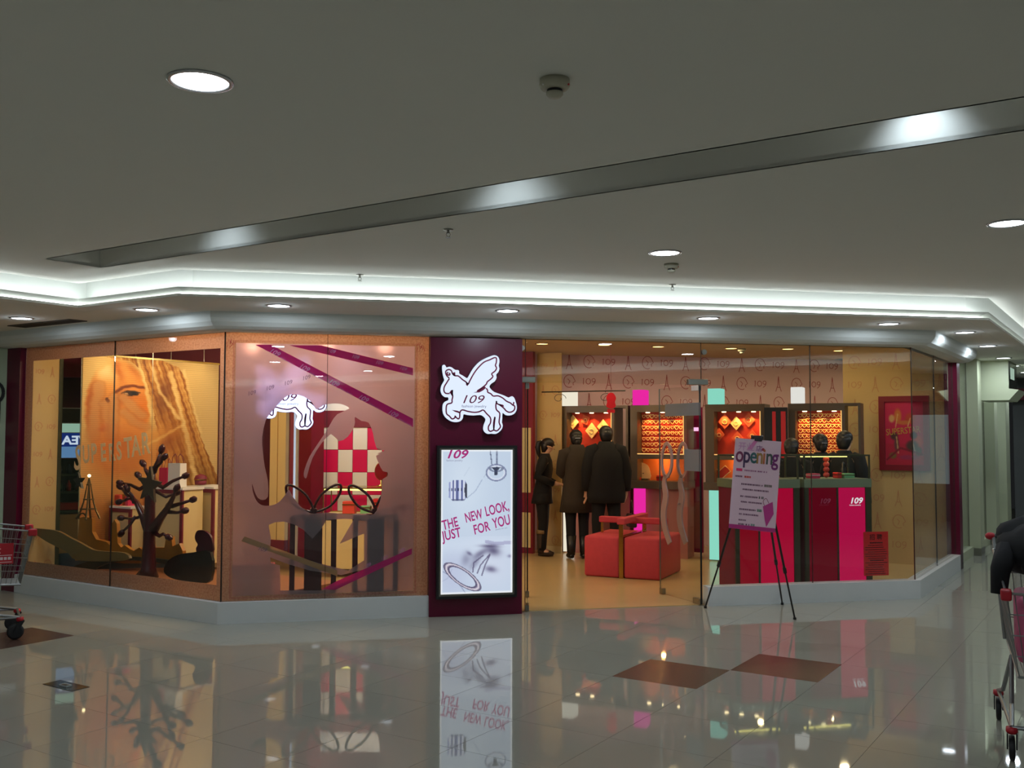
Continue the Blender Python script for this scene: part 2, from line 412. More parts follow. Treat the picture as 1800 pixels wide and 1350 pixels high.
# plinth in three runs
for nm, fr, x0, x1, lab in (('baseboard_left', FL, -3.06, 0, 'white plinth below the left angled shop window'),
                            ('baseboard_front', FM, 0, 1.79, 'white plinth below the frosted shop window'),
                            ('baseboard_center', FM, 4.44, XR-XL, 'white plinth below the glass right of the door'),
                            ('baseboard_right', FR, 0, 2.66, 'white plinth below the angled right glass')):
    e0 = .03*T22
    poly = [(x0-(e0 if nm == 'baseboard_front' else 0), -.03), (x1+(e0 if nm in ('baseboard_left', 'baseboard_center') else 0), -.03), (x1, .10), (x0, .10)]
    if nm == 'baseboard_left': poly[2] = (x1-.1*T22, .10)
    if nm == 'baseboard_right': poly = [(-e0, -.03), (x1, -.03), (x1, .1), (.1*T22, .1)]
    if nm == 'baseboard_center': poly[2] = (x1-.1*T22, .10)
    if nm == 'baseboard_front': poly[3] = (.1*T22, .10)
    struct(MB().slab(poly, 0, HP).build(nm, M_plinth, loc=fr.o, rz=fr.rz), lab)
# posts at both ends of the front, the sign pier
def post(nm, fr, x0, x1, lab, y0=-.03, y1=.12):
    return struct(MB().b(x0, x1, y0, y1, 0, HT).build(nm, M_maroon, loc=fr.o, rz=fr.rz), lab)
post('wall_post_left', FL, -3.30, -3.06, 'dark maroon post closing the left end of the shop front')
post('wall_post_right', FR, 2.46, 2.66, 'dark maroon post closing the right end of the shop front')
PX0, PX1 = 1.79, 2.635
struct(MB().b(PX0, PX1, -.05, .30, 0, HT-.012).build('wall_sign_pier', M_maroon, loc=FM.o), 'dark maroon sign pier between window and door')

# glass
def pane(nm, fr, x0, x1, z0, z1, lab, y=.02):
    o = MB().b(x0+.003, x1-.003, y, y+.012, z0, z1).build(nm, M_glass, loc=fr.o, rz=fr.rz)
    MB().b(x1-.002, x1+.002, y-.001, y+.013, z0, z1).build('edge_seal', mat('silicone_seal', (40, 32, 26), .6), o)
    return struct(o, lab)
xs = FL.lp(194, 800)[0]
pane('window_1', FL, -3.06, xs, HP, HT, 'left glass pane of the angled display window')
pane('window_2', FL, xs, -.012, HP, HT, 'right glass pane of the angled display window')
xm = FM.lp(574, 800)[0]
pane('window_3', FM, .012, xm, HP, HT, 'glass pane carrying the left half of the frosted film')
pane('window_4', FM, xm, PX0, HP, HT, 'glass pane carrying the right half of the frosted film')
DX0, DX1 = FM.lp(926, 900)[0], FM.lp(1236, 900)[0]
pane('window_5', FM, PX1, DX0-.01, .01, HT, 'narrow fixed glass strip beside the sign pier')
TRZ = FM.lp(1080, 674)[1]
pane('window_6', FM, DX0, DX1, TRZ, HT, 'glass transom over the open shop door')
xq = FM.lp(1428, 800)[0]
pane('window_7', FM, DX1+.012, xq, HP, HT, 'glass pane right of the shop door')
pane('window_8', FM, xq, XR-XL-.012, HP, HT, 'glass pane at the right corner of the shop front')
xr = FR.lp(1648, 800)[0]
pane('window_9', FR, .012, xr, HP, HT, 'angled glass pane next to the right corner')
pane('window_10', FR, xr, 2.46, HP, HT, 'angled glass pane beside the right maroon post')

# shop walls
YB = 13.45
wb = struct(MB().b(2.9, 8.6, YB, YB+.1, 0, SHC).build('wall_back', M_pinklit), 'patterned wallpapered wall with pink light in its colour behind the lit displays')
FT = Fr(6.86, 11.56, -math.pi/4)        # tan divider wall square to the right glass, ending at the post
wt = struct(MB().b(0, 1.32, 0, .08, 0, SHC).build('wall_right', M_tan, loc=FT.o, rz=FT.rz), 'tan patterned wallpaper wall behind the right corner glass')
struct(MB().b(-4.0, 2.9, 13.9, 14.0, 0, SHC).build('wall_left_back', M_maroond), 'dark maroon wall at the back of the window displays')
struct(MB().b(-4.0, 1.2, 12.75, 12.85, 2.30, SHC).build('wall_valance', M_maroond), 'maroon valance hanging from the ceiling behind the portrait banner')
TWL = .30
for _k in range(40):
    if proj(FL.w(-3.05, .1+TWL, 1.2))[0] < 97: TWL += .01
wall_tan_left = struct(MB().b(0, TWL, 0, .05, 0, SHC-.002).build('wall_left', M_tan, loc=FL.w(-3.05, .10, 0), rz=FL.rz+math.pi/2), 'tan patterned return wall at the left end of the window')
struct(MB().b(TWL, TWL+.04, -.01, .06, 0, SHC-.002).build('trim_5', M_greenpost, loc=FL.w(-3.05, .10, 0), rz=FL.rz+math.pi/2), 'dark bronze edge post of the tan return wall')
# mall walls around
M_greenw = mat('pale_green_wall', (176, 190, 160), .6)
gw = struct(MB().b(-9.2, LE.x-.02, LE.y-.02, LE.y+.1, 0, SOF).build('wall_left_mall', M_greenw), 'pale green wall left of the shop front')
struct(MB().b(-9.2, -9.0, -7, 12, 0, 3.14).build('wall_mall_side', M_white), 'white mall wall left of the camera')
struct(MB().b(-9.2, 17, -6.7, -6.5, 0, 3.14).build('wall_mall_rear', M_white), 'white mall wall behind the camera')
OPP = [Vector((14.6, 10.3)), Vector((-2.2, -6.5))]
struct(wall_strip(MB(), offs(OPP, .9), offs(OPP, 1.0), 0, 3.14).build('wall_opposite', mat('opposite_shopfronts', (120, 116, 104), .5)), 'shop fronts across the walkway')
struct(wall_strip(MB(), OPP, offs(OPP, .9), SOF, SOF+.02).build('ceiling_ledge_opposite', M_ceil), 'dropped ceiling ledge across the walkway')
struct(wall_strip(MB(), OPP, offs(OPP, .02), SOF, SOF+.07).build('trim_6', M_trimw), 'upstand lip of the cove across the walkway')
struct(wall_strip(MB(), offs(OPP, .22), offs(OPP, .25), SOF+.02, 3.14).build('trim_7', M_trimw), 'back wall of the cove across the walkway')
tag(wall_strip(MB(), offs(OPP, .085), offs(OPP, .115), SOF+.03, SOF+.056).build('cove_tube_light', M_tube), 'continuous tube lighting in the cove across the walkway', 'cove light')

# ================================================================== CEILING FITTINGS
def make_downlight(warm=False):
    t = bpy.data.objects.new('downlight', None); link(t)
    MB().lathe([(.100, 0), (.100, -.006), (.088, -.008), (.084, -.001), (.084, .0)], 28).build('trim_ring', M_gold if warm else M_ring, t, True)
    MB().lathe([(.084, -.0015), (.083, -.004), (0.0001, -.0045)], 28).build('diffuser', M_lampwarm if warm else M_lampon, t)
    return t
me_ring = me_dif = None
dl_proto = None
def downlight(x, y, z, label, group, d=.17, power=MALL_W, warm=False, rgb=(226, 240, 255)):
    global dl_proto
    t = make_downlight(warm) if (dl_proto is None or warm) else copy_tree(dl_proto)
    if dl_proto is None and not warm: dl_proto = t
    t.location = (x, y, z); s = d/.168; t.scale = (s, s, 1)
    tag(t, label, 'downlight', group)
    lamp('downlight_lamp', 'AREA', (0, 0, -.012), power, rgb, d*.9, None).location = (x, y, z-.012)
    if z == SOF and not warm and y < 11: lamp('cornice_fill', 'POINT', (x, y, z-.05), power*.08, rgb, .03)  # added point lamp below each ledge light to brighten the cornice
    return t
def led(px, py): p = onz(px, py, SOF); return p.x, p.y
gl = 'round downlights in the ledge above the shop front'
for (px, py), lab in (((38, 559), 'round ledge downlight beside the dark ceiling vent'),
                      ((258, 544), 'round ledge downlight above the left angled window'),
                      ((490, 537), 'round ledge downlight above the frosted window'),
                      ((892, 546), 'round ledge downlight above the winged horse sign'),
                      ((1245, 559), 'round ledge downlight above the right door leaf'),
                      ((1562, 569), 'round ledge downlight above the glass left of the right corner'),
                      ((1696, 584), 'first of the row of ledge downlights past the right corner'),
                      ((1736, 608), 'second of the row of ledge downlights past the right corner'),
                      ((1764, 629), 'third of the row of ledge downlights past the right corner'),
                      ((1781, 643), 'fourth of the row of ledge downlights past the right corner')):
    x, y = led(px, py); downlight(x, y, SOF, lab, gl)
for k in range(1):
    x, y = led(1781, 643); downlight(x+1.27*(k+1), y+1.27*(k+1), SOF, 'far ledge downlight at the end of the right walkway', gl)
gc = 'round downlights in the mall ceiling'
for (px, py), lab in (((352, 142), 'large bright ceiling downlight nearest the camera'),
                      ((1169, 444), 'ceiling downlight next to the smaller smoke detector'),
                      ((1771, 392), 'ceiling downlight at the right edge of the picture')):
    p = onz(px, py, CEI); downlight(p.x, p.y, CEI, lab, gc, .19, MALL_W*1.15)
for x, y in ((1.3, 2.1), (3.0, .7), (-2.0, 5.2), (-2.1, 1.8), (-.5, .4), (-3.9, 3.4), (5.7, 3.6), (-4, -.6), (1.2, -1.6), (7.6, 6.9), (9.4, 8.8), (5.9, 6.5), (11.6, 11.2), (-6, .5), (-6.5, 7.5), (.3, -3.6), (-3, -3.6), (-6, -3.2)):
    downlight(x, y, SOF if x < -6.2 and y > 5 else CEI, 'ceiling downlight outside the picture lighting the walkway', gc, .19, MALL_W*1.15)
# lamps hidden in the slot
for px, py, lab in ((392, 434, 'left'), (896, 360, 'middle'), (1630, 264, 'right')):
    p = onz(px, py, CEI); q = p + Vector((-S2, -S2, 0))*.30 + Vector((0, 0, .20))
    t = thing('slot_lamp', 'small lamp can hidden in the ceiling slot, %s one' % lab, 'lamp', q, 0, 'lamps in the ceiling slot')
    MB().lathe([(.03, .05), (.035, -.03), (.03, -.03), (.028, -.01)], 14).build('can', M_steel, t, True)
    MB().b(-.006, .006, -.006, .006, .05, 3.14-q.z).build('stem', M_steel, t)
    l = lamp('slot_lamp_bulb', 'SPOT', q+Vector((0, 0, -.035)), SLOT_W, (222, 240, 255), .02, None, cone=1.75, blend=1.0); aim(l, p+Vector((S2, S2, 0))*.02+Vector((0, 0, -.05)))
    lamp('slot_fill', 'POINT', q+Vector((-S2*.04, -S2*.04, -.05)), SLOT_W*.05, (230, 236, 236), .03)  # added point lamp that lifts the slot's side face

# smoke detectors, sprinklers, vent
M_det = mat('detector_plastic', (186, 182, 160), .5)
for (px, py), zz, lab in (((975, 140), CEI, 'large smoke detector on the near ceiling'), ((1180, 464), CEI, 'smoke detector on the far ceiling behind a downlight'), ((1304, 613), SHC, 'smoke detector on the shop ceiling behind the glass')):
    p = onz(px, py, zz); t = thing('smoke_detector', lab, 'smoke detector', p, 0, 'smoke detectors')
    MB().lathe([(.052, 0), (.054, -.022), (.046, -.034), (.03, -.036)], 24).build('base', M_det, t, True)
    MB().lathe([(.027, -.036), (.027, -.046)], 18).build('sensor_slit', M_black, t)
    MB().lathe([(.030, -.046), (.030, -.054), (.022, -.062), (.0001, -.064)], 18).build('cap', M_det, t, True)
    MB().ball((-.046, -.02, -.027), .004, 8, 6).build('indicator_light', M_white, t); MB().ball((.04, -.036, -.026), .004, 8, 6).build('indicator_light', mat('red_led', (190, 60, 60), .3), t)
for (px, py), z, lab in (((788, 403), CEI, 'chrome sprinkler head in the middle of the far ceiling'), ((632, 484), CEI, 'chrome sprinkler head at the ceiling edge above the cove light'),
                         ((1182, 500), CEI, 'chrome sprinkler head at the ceiling edge below the smoke detector')):
    p = onz(px, py, z)
    if p.y > 7.6: p = Vector((p.x, 7.6, CEI))
    t = thing('sprinkler', lab, 'sprinkler', p, 0, 'ceiling sprinklers')
    MB().lathe([(.030, 0), (.028, -.006), (.012, -.009)], 18).build('escutcheon', M_steel, t, True)
    b = MB().cyl((0, 0, -.008), (0, 0, -.026), .008, n=10)
    for s in (-1, 1): b.tube([(s*.008, 0, -.02), (s*.013, 0, -.034), (s*.002, 0, -.048)], .0022, 6)
    b.build('frame', M_steel, t); MB().lathe([(.0001, -.048), (.016, -.049), (.016, -.052), (.0001, -.052)], 14).build('deflector', M_steel, t)
v = [onz(x, y, SOF) for x, y in ((20, 572), (110, 559), (146, 564), (17, 578))]
vt = thing('ceiling_vent', 'dark return air vent in the ledge above the left window', 'vent', ((v[0]+v[2])/2))
c = (v[0]+v[2])/2; L = [(p-c) for p in v]
a0, a1, b1, b0 = FL.o, 0, 0, 0
ax = (L[1]-L[0]).normalized(); ay = Vector((S2, S2, 0)); ax = Vector((S2, -S2, 0)); hx, hy = .50, .09
fr_ = MB()
def q4(u0, u1, v0, v1): return [tuple((ax*u0+ay*v0).xy), tuple((ax*u1+ay*v0).xy), tuple((ax*u1+ay*v1).xy), tuple((ax*u0+ay*v1).xy)]
for u0, u1, v0, v1 in ((-hx, hx, -hy, -hy+.015), (-hx, hx, hy-.015, hy), (-hx, -hx+.015, -hy, hy), (hx-.015, hx, -hy, hy)): fr_.slab(q4(u0, u1, v0, v1), -.008, 0)
fr_.build('frame', mat('vent_frame', (70, 68, 60), .5), vt)
MB().slab(q4(-hx, hx, -hy, hy), -.0035, -.001).build('backing', mat('vent_dark', (24, 24, 20), .8), vt)
for k in range(7):
    v0 = -hy+.02+k*.022; MB().slab(q4(-hx+.015, hx-.015, v0, v0+.008), -.007, -.0035).build('slat', mat('vent_slat', (52, 50, 42), .6), vt)

# shop downlights, brass rings
gs = 'brass ringed downlights in the shop ceiling'
wl = (255, 226, 172)
for i, (px, py) in enumerate(((953, 604), (1062, 606), (1157, 609), (1285, 612), (1385, 613), (1475, 616), (1565, 624))):
    p = onz(px, py, SHC); lab = ('leftmost', 'second from left', 'third from left', 'middle', 'fifth from left', 'sixth from left', 'rightmost')[i]
    downlight(p.x, min(p.y, 12.6), SHC, 'brass ringed shop ceiling downlight, %s of the row behind the glass' % lab, gs, .15, SHOP_W, True, wl)
for x, y in ((2.8, 9.7), (4.3, 9.7), (5.6, 9.9), (6.5, 10.75), (.3, 10.6), (1.3, 11.6), (.2, 12.4), (-.8, 11.3), (-1.9, 10.9)):
    downlight(x, y, SHC, 'brass ringed shop downlight hidden behind the window header', gs, .15, SHOP_W*(.55 if x < 2 else .8), True, wl)

# ================================================================== SHOP FRONT: SIGNS AND FILMS
def lpp(fr, pts, off=0.0, ox=0.0, oz=0.0):
    return [(fr.lp(x, y, off)[0]-ox, fr.lp(x, y, off)[1]-oz) for x, y in pts]
def smooth_loop(pts, n=4, closed=True):
    """Catmull-Rom through the points"""
    P = [Vector((p[0], p[1])) for p in pts]; m = len(P); out = []
    for i in range(m if closed else m-1):
        a, b, c, d = (P[(i-1) % m], P[i], P[(i+1) % m], P[(i+2) % m]) if closed else (P[max(i-1, 0)], P[i], P[i+1], P[min(i+2, m-1)])
        for k in range(n):
            t = k/n; out.append(tuple(.5*((2*b)+(c-a)*t+(2*a-5*b+4*c-d)*t*t+(3*b-a-3*c+d)*t**3)))
    if not closed: out.append(tuple(P[-1]))
    return out
def pic(name, W, H, nx, ny, fn, m, parent, loc, rz=0):
    """flat print: a fine grid standing in x,z with colours from fn(u,v) (v down), arrays in 0..255 sRGB"""
    me = bpy.data.meshes.new(name)
    xs_ = np.linspace(0, W, nx+1); zs_ = np.linspace(H, 0, ny+1)
    X, Z = np.meshgrid(xs_, zs_); co = np.zeros(((nx+1)*(ny+1), 3)); co[:, 0] = X.ravel(); co[:, 2] = Z.ravel()
    i = np.arange(ny)[:, None]*(nx+1)+np.arange(nx)[None, :]
    f = np.stack([i, i+nx+1, i+nx+2, i+1], -1).reshape(-1, 4)
    me.from_pydata(co.tolist(), [], f.tolist()); me.materials.append(m)
    u, v = np.meshgrid(np.linspace(0, 1, nx+1), np.linspace(0, 1, ny+1))
    c = np.clip(fn(u, v)/255., 0, 1); c = np.where(c <= .04045, c/12.92, ((c+.055)/1.055)**2.4)
    at_ = me.color_attributes.new('print', 'FLOAT_COLOR', 'POINT')
    rgba = np.ones(((nx+1)*(ny+1), 4)); rgba[:, :3] = c.reshape(-1, 3); at_.data.foreach_set('color', rgba.ravel().astype(np.float32))
    me.update(); o = bpy.data.objects.new(name, me); link(o, parent); o.location = loc; o.rotation_euler = (0, 0, rz); return o
def inpoly(x, y, poly):
    r = np.zeros(x.shape, bool); n = len(poly)
    for i in range(n):
        x1, y1 = poly[i]; x2, y2 = poly[(i+1) % n]
        if y1 == y2: continue
        c = ((y1 > y) != (y2 > y)) & (x < (x2-x1)*(y-y1)/(y2-y1)+x1); r ^= c
    return r
def segd(x, y, pts):
    d = np.full(x.shape, 1e9)
    for (x1, y1), (x2, y2) in zip(pts[:-1], pts[1:]):
        L2 = (x2-x1)**2+(y2-y1)**2+1e-9; t = np.clip(((x-x1)*(x2-x1)+(y-y1)*(y2-y1))/L2, 0, 1)
        d = np.minimum(d, np.hypot(x-x1-t*(x2-x1), y-y1-t*(y2-y1)))
    return d
def put(c, m, rgb):
    m = np.clip(m, 0, 1)[..., None]; return c*(1-m)+np.array(rgb, float)*m

# ---- border films on the two display windows
def border(fr, x0, x1, ix0, ix1, iz0, iz1, lab):
    o = holed('border_film', [[(x0, HP), (x1, HP), (x1, HT-.002), (x0, HT-.002)], [(ix0, iz0), (ix1, iz0), (ix1, iz1), (ix0, iz1)]], .002, M_border, None, fr.w(0, .034, 0), fr.rz)
    return tag(o, lab, 'window film')
bl = border(FL, -3.055, -.01, FL.lp(49, 800)[0], FL.lp(379, 800)[0], FL.lp(200, 1007)[1], FL.lp(200, 624)[1], 'brown patterned border film around the left angled window')
IX0, IX1, IZ0, IZ1 = FM.lp(411, 800)[0], FM.lp(729, 800)[0], FM.lp(570, 1044)[1], FM.lp(570, 605)[1]
bm_ = border(FM, .01, PX0-.002, IX0, IX1, IZ0, IZ1, 'brown lace patterned border film around the frosted window')
ln = MB()
for d_ in (.012, .020): ln.stroke([(IX0-d_, IZ0-d_), (IX1+d_, IZ0-d_), (IX1+d_, IZ1+d_), (IX0-d_, IZ1+d_)], .003, -.0025, -.0015, True)
ln.build('rule_lines', M_print, bm_)
lc = MB(); rnd = random.Random(3)
for (cx, cz_) in ((IX0-.05, IZ1+.02), (IX1+.05, IZ1+.02)):
    lc = MB()
    for k in range(16):
        a = rnd.random()*6.28; r = rnd.random()*.045; lc.stroke([(cx+r*math.cos(a), cz_+r*math.sin(a)-.03), (cx+r*math.cos(a)+.012, cz_+r*math.sin(a)-.02), (cx+r*math.cos(a)+.005, cz_+r*math.sin(a)-.008)], .004, -.0025, -.0015)
    lc.build('lace_motif', M_print, bm_)


# ---- frosted film with the clear head and body cut out of it
hole_head = [(478,723),(467,739),(461,768),(462,794),(465.5,821),(471,846),(471,873),(462,879),(453,875),(447,863),(443,850),(444,862),(448,875),(454,884),(462,888.5),(472,889),(482,887),(492,881),(502,869),(508,861),
 (514,872),(527,889),(541,900),(552,903),(575,901),(596,903),(640,905),(657,904),(666,888),(671,864),(671,850),(673,842),(681,837),(681,830),(673,828),(665.5,814),(661,801),(669,799),(663,797),(677,792),(665,790),(678,785.5),(662,788),(655.5,761),(648,743),(635.5,740),(624,733),
 (624,742),(621,753),(611,768),(595.5,775.5),(582,763),(564,781),(549,806),(541,832),(538,841),(534,837),(535.5,825),(544,803),(558,781),(573,759),(582,743),(593,728),(614,718),(602,711),(589,709),(569,712),(556,720),(549,708),(534,697),(515,693),(500,699)]
hole_body = [(472,923),(484,918),(500,917),(517,922),(533,931),(549,947),(564,931),(574,914),(606,912),(622,913),(597,956),(640,938),(640,985),(612,1003),(560,990),(500,972),(475,965),(476,945)]
hole_leg = [(475,980),(507,992),(545,1003),(600,1011),(640,1001),(640,1010),(590,1030),(565,1038),(493,1038),(492,994),(476,990)]
film_loops = [[(IX0, IZ0), (IX1, IZ0), (IX1, IZ1), (IX0, IZ1)], smooth_loop(lpp(FM, hole_head, .036), 2), lpp(FM, hole_body, .036), lpp(FM, hole_leg, .036)]
film = holed('frosted_film', film_loops, .002, M_film, None, FM.w(0, .040, 0)); tag(film, 'frosted window film with a girl head outline cut clear', 'window film')
def on_film(nm, pts, m, y=-.0025, off=.036): return MB().prism(lpp(FM, pts, off), y, y+.001).build(nm, m, film)
on_film('printed_ribbon', [(449,606),(476,606),(726,736),(726,751)], M_pinkink)['label'] = 'magenta printed ribbon from top left to right edge'
on_film('printed_ribbon', [(508,607),(564,607),(726,647),(726,660)], M_pinkink)
on_film('printed_ribbon', [(565,1036),(593,1021),(724,964),(724,974),(589,1037)], M_pinkink)
on_film('printed_ribbon', [(424,951),(430,943),(593,1003),(593,1013)], M_tancut)['label'] = 'pale tan printed ribbon'
M_pale = mat('pale_ink', (226, 150, 200), .6); M_dim = mat('dim_ink', (150, 110, 132), .7)
def film_text(px, py, body, size, m, ang): x, z = FM.lp(px, py, .036); return text('lettering', body, size, m, film, (x, -.0042, z), 0, ang, .3)
a1 = math.atan2(-(736-606), 250)
for k in range(5): film_text(472+k*52, 618+k*27, '109', .062, M_pale, a1-.02); film_text(492+k*52, 629+k*27, 'fashion jewelry', .022, M_pale, a1-.02)
for k in range(4): film_text(575+k*42, 618+k*10.2, '109', .045, M_pale, -.24)
for k in range(3): film_text(640+k*30, 1000-k*13, '109', .045, M_pale, .4)
for k in range(4): film_text(435+k*32, 696-k*9, '109', .05, M_dim, .26)
film_text(452, 966, '109', .05, M_dim, -.33)

# ---- pier signs: lit winged horse
M_sign = emit('sign_white', (222, 234, 255), 1.05); M_signedge = mat('sign_return', (26, 22, 48), .4); M_ink = mat('maroon_ink', (120, 10, 62), .5)
OUT = [(145,245),(165,260),(178,285),(215,275),(255,285),(300,318),(345,322),(358,345),(358,370),(400,395),(440,420),(472,435),(500,390),(540,320),(590,255),(650,200),(720,160),(790,130),(850,112),(895,125),(920,160),(925,210),(915,260),(925,300),(910,350),(880,385),(885,430),(860,480),(815,510),(785,550),(800,585),(850,630),(920,655),(990,680),(1050,708),(1075,700),(1105,690),(1135,715),(1155,770),(1170,830),(1165,890),(1130,940),(1070,962),(1010,955),(970,925),(965,1000),(960,1060),(972,1100),(960,1150),(920,1195),(870,1222),(810,1218),(760,1222),(715,1195),(695,1150),(705,1090),(725,1040),(725,1005),(690,970),(650,955),(560,962),(470,955),(420,945),(412,990),(385,1035),(330,1055),(270,1052),(215,1030),(160,985),(130,930),(122,860),(130,800),(160,765),(205,745),(200,705),(160,705),(115,670),(95,610),(105,545),(135,490),(148,460),(135,420),(120,340),(118,265)]
INK = [[(225,440),(185,400),(175,345),(215,320),(252,335),(268,375),(300,405),(350,410),(405,458),(455,492),(485,528)], [(215,372),(232,378),(228,395),(205,395),(195,375),(205,352)],
 [(485,528),(520,455),(575,360),(640,278),(710,215),(785,185),(850,155),(878,165),(876,225),(864,262),(880,300),(858,342),(812,380),(830,415),(800,452),(752,490),(738,522),(690,565),(610,618)],
 [(225,445),(190,500),(155,560),(150,615),(175,650),(230,652)], [(270,605),(262,640),(272,690),(262,740),(258,782),(200,800),(182,840),(185,930),(225,965),(262,1005),(300,990),(305,965),(320,985),(350,1005),(368,980),(372,915),(405,880),(480,900),(570,914),(640,905),(695,882),(740,930),(795,990),(795,1060),(768,1110),(770,1160),(800,1178),(840,1160),(880,1172),(915,1145),(935,1108),(915,1050),(925,930),(880,880),(870,820),(882,760)],
 [(735,580),(755,605),(758,635),(800,655),(835,688),(900,685),(965,715),(1020,760),(1075,785),(1108,815),(1120,770)], [(1108,815),(1132,830),(1128,875),(1095,905),(1050,912),(1010,890),(985,860),(930,815),(885,790),(878,755)],
 [(858,975),(840,1060),(842,1150)]]
BLOT = [[(555,640),(600,628),(650,590),(715,552),(735,575),(690,612),(640,638)], [(225,640),(250,605),(276,602),(275,680),(262,690),(240,655)], [(268,365),(306,355),(310,410),(275,405)], [(455,490),(490,510),(480,550),(456,535)],
 [(258,880),(330,890),(372,905),(370,930),(300,905)], [(890,790),(975,810),(985,838),(930,822)], [(852,980),(868,985),(858,1080),(850,1160),(832,1155),(840,1060)]]
HC = [(p[0]/7.944+760, p[1]/7.944+610) for p in OUT]
def horse_sign(name, label, fr, off, dx, dy, k, thick, m_face, loc_y):
    """dx,dy: pixel shift, k: size factor about the sign's middle"""
    cx, cy = 838, 694
    T = lambda pts: [(((p[0]/7.944+760)-cx)*k+cx+dx, ((p[1]/7.944+610)-cy)*k+cy+dy) for p in pts]
    x0, z0 = fr.lp(cx+dx, cy+dy, off); base = fr.w(x0, off, z0-.35)
    t = thing(name, label, 'sign', base, fr.rz)
    conv = lambda pts: [(a-x0, b-(z0-.35)) for a, b in lpp(fr, T(pts), off)]
    o = smooth_loop(conv(OUT), 2)
    MB().prism(o, -thick, 0).build('sign_box', M_signedge, t)
    MB().prism([(a*.985+.0, (b-.35)*.985+.35) for a, b in o], -thick-.004, -thick).build('lit_face', m_face, t)
    mk = MB()
    for s_ in INK: mk.stroke(conv(smooth_loop(s_, 3, False)), .0125*k, -thick-.0055, -thick-.0045)
    for s_ in BLOT: mk.prism(conv(s_), -thick-.0055, -thick-.0045)
    mk.build('horse_outline', M_ink, t)
    x, z = conv([(372, 785)])[0]; text('lettering', '109', .104*k, M_ink, t, (x, -thick-.006, z), 0, 0, .3, 1.35)
    x, z = conv([(395, 845)])[0]; text('lettering', 'fashion jewelry', .034*k, mat('grey_ink', (150, 150, 176), .6), t, (x, -thick-.006, z), 0, 0, 0, 1.1)
    return t
horse_sign('horse_sign', 'lit white winged horse sign reading 109 on the maroon pier', FM, -.05, 0, 0, 1, .05, M_sign, 0)

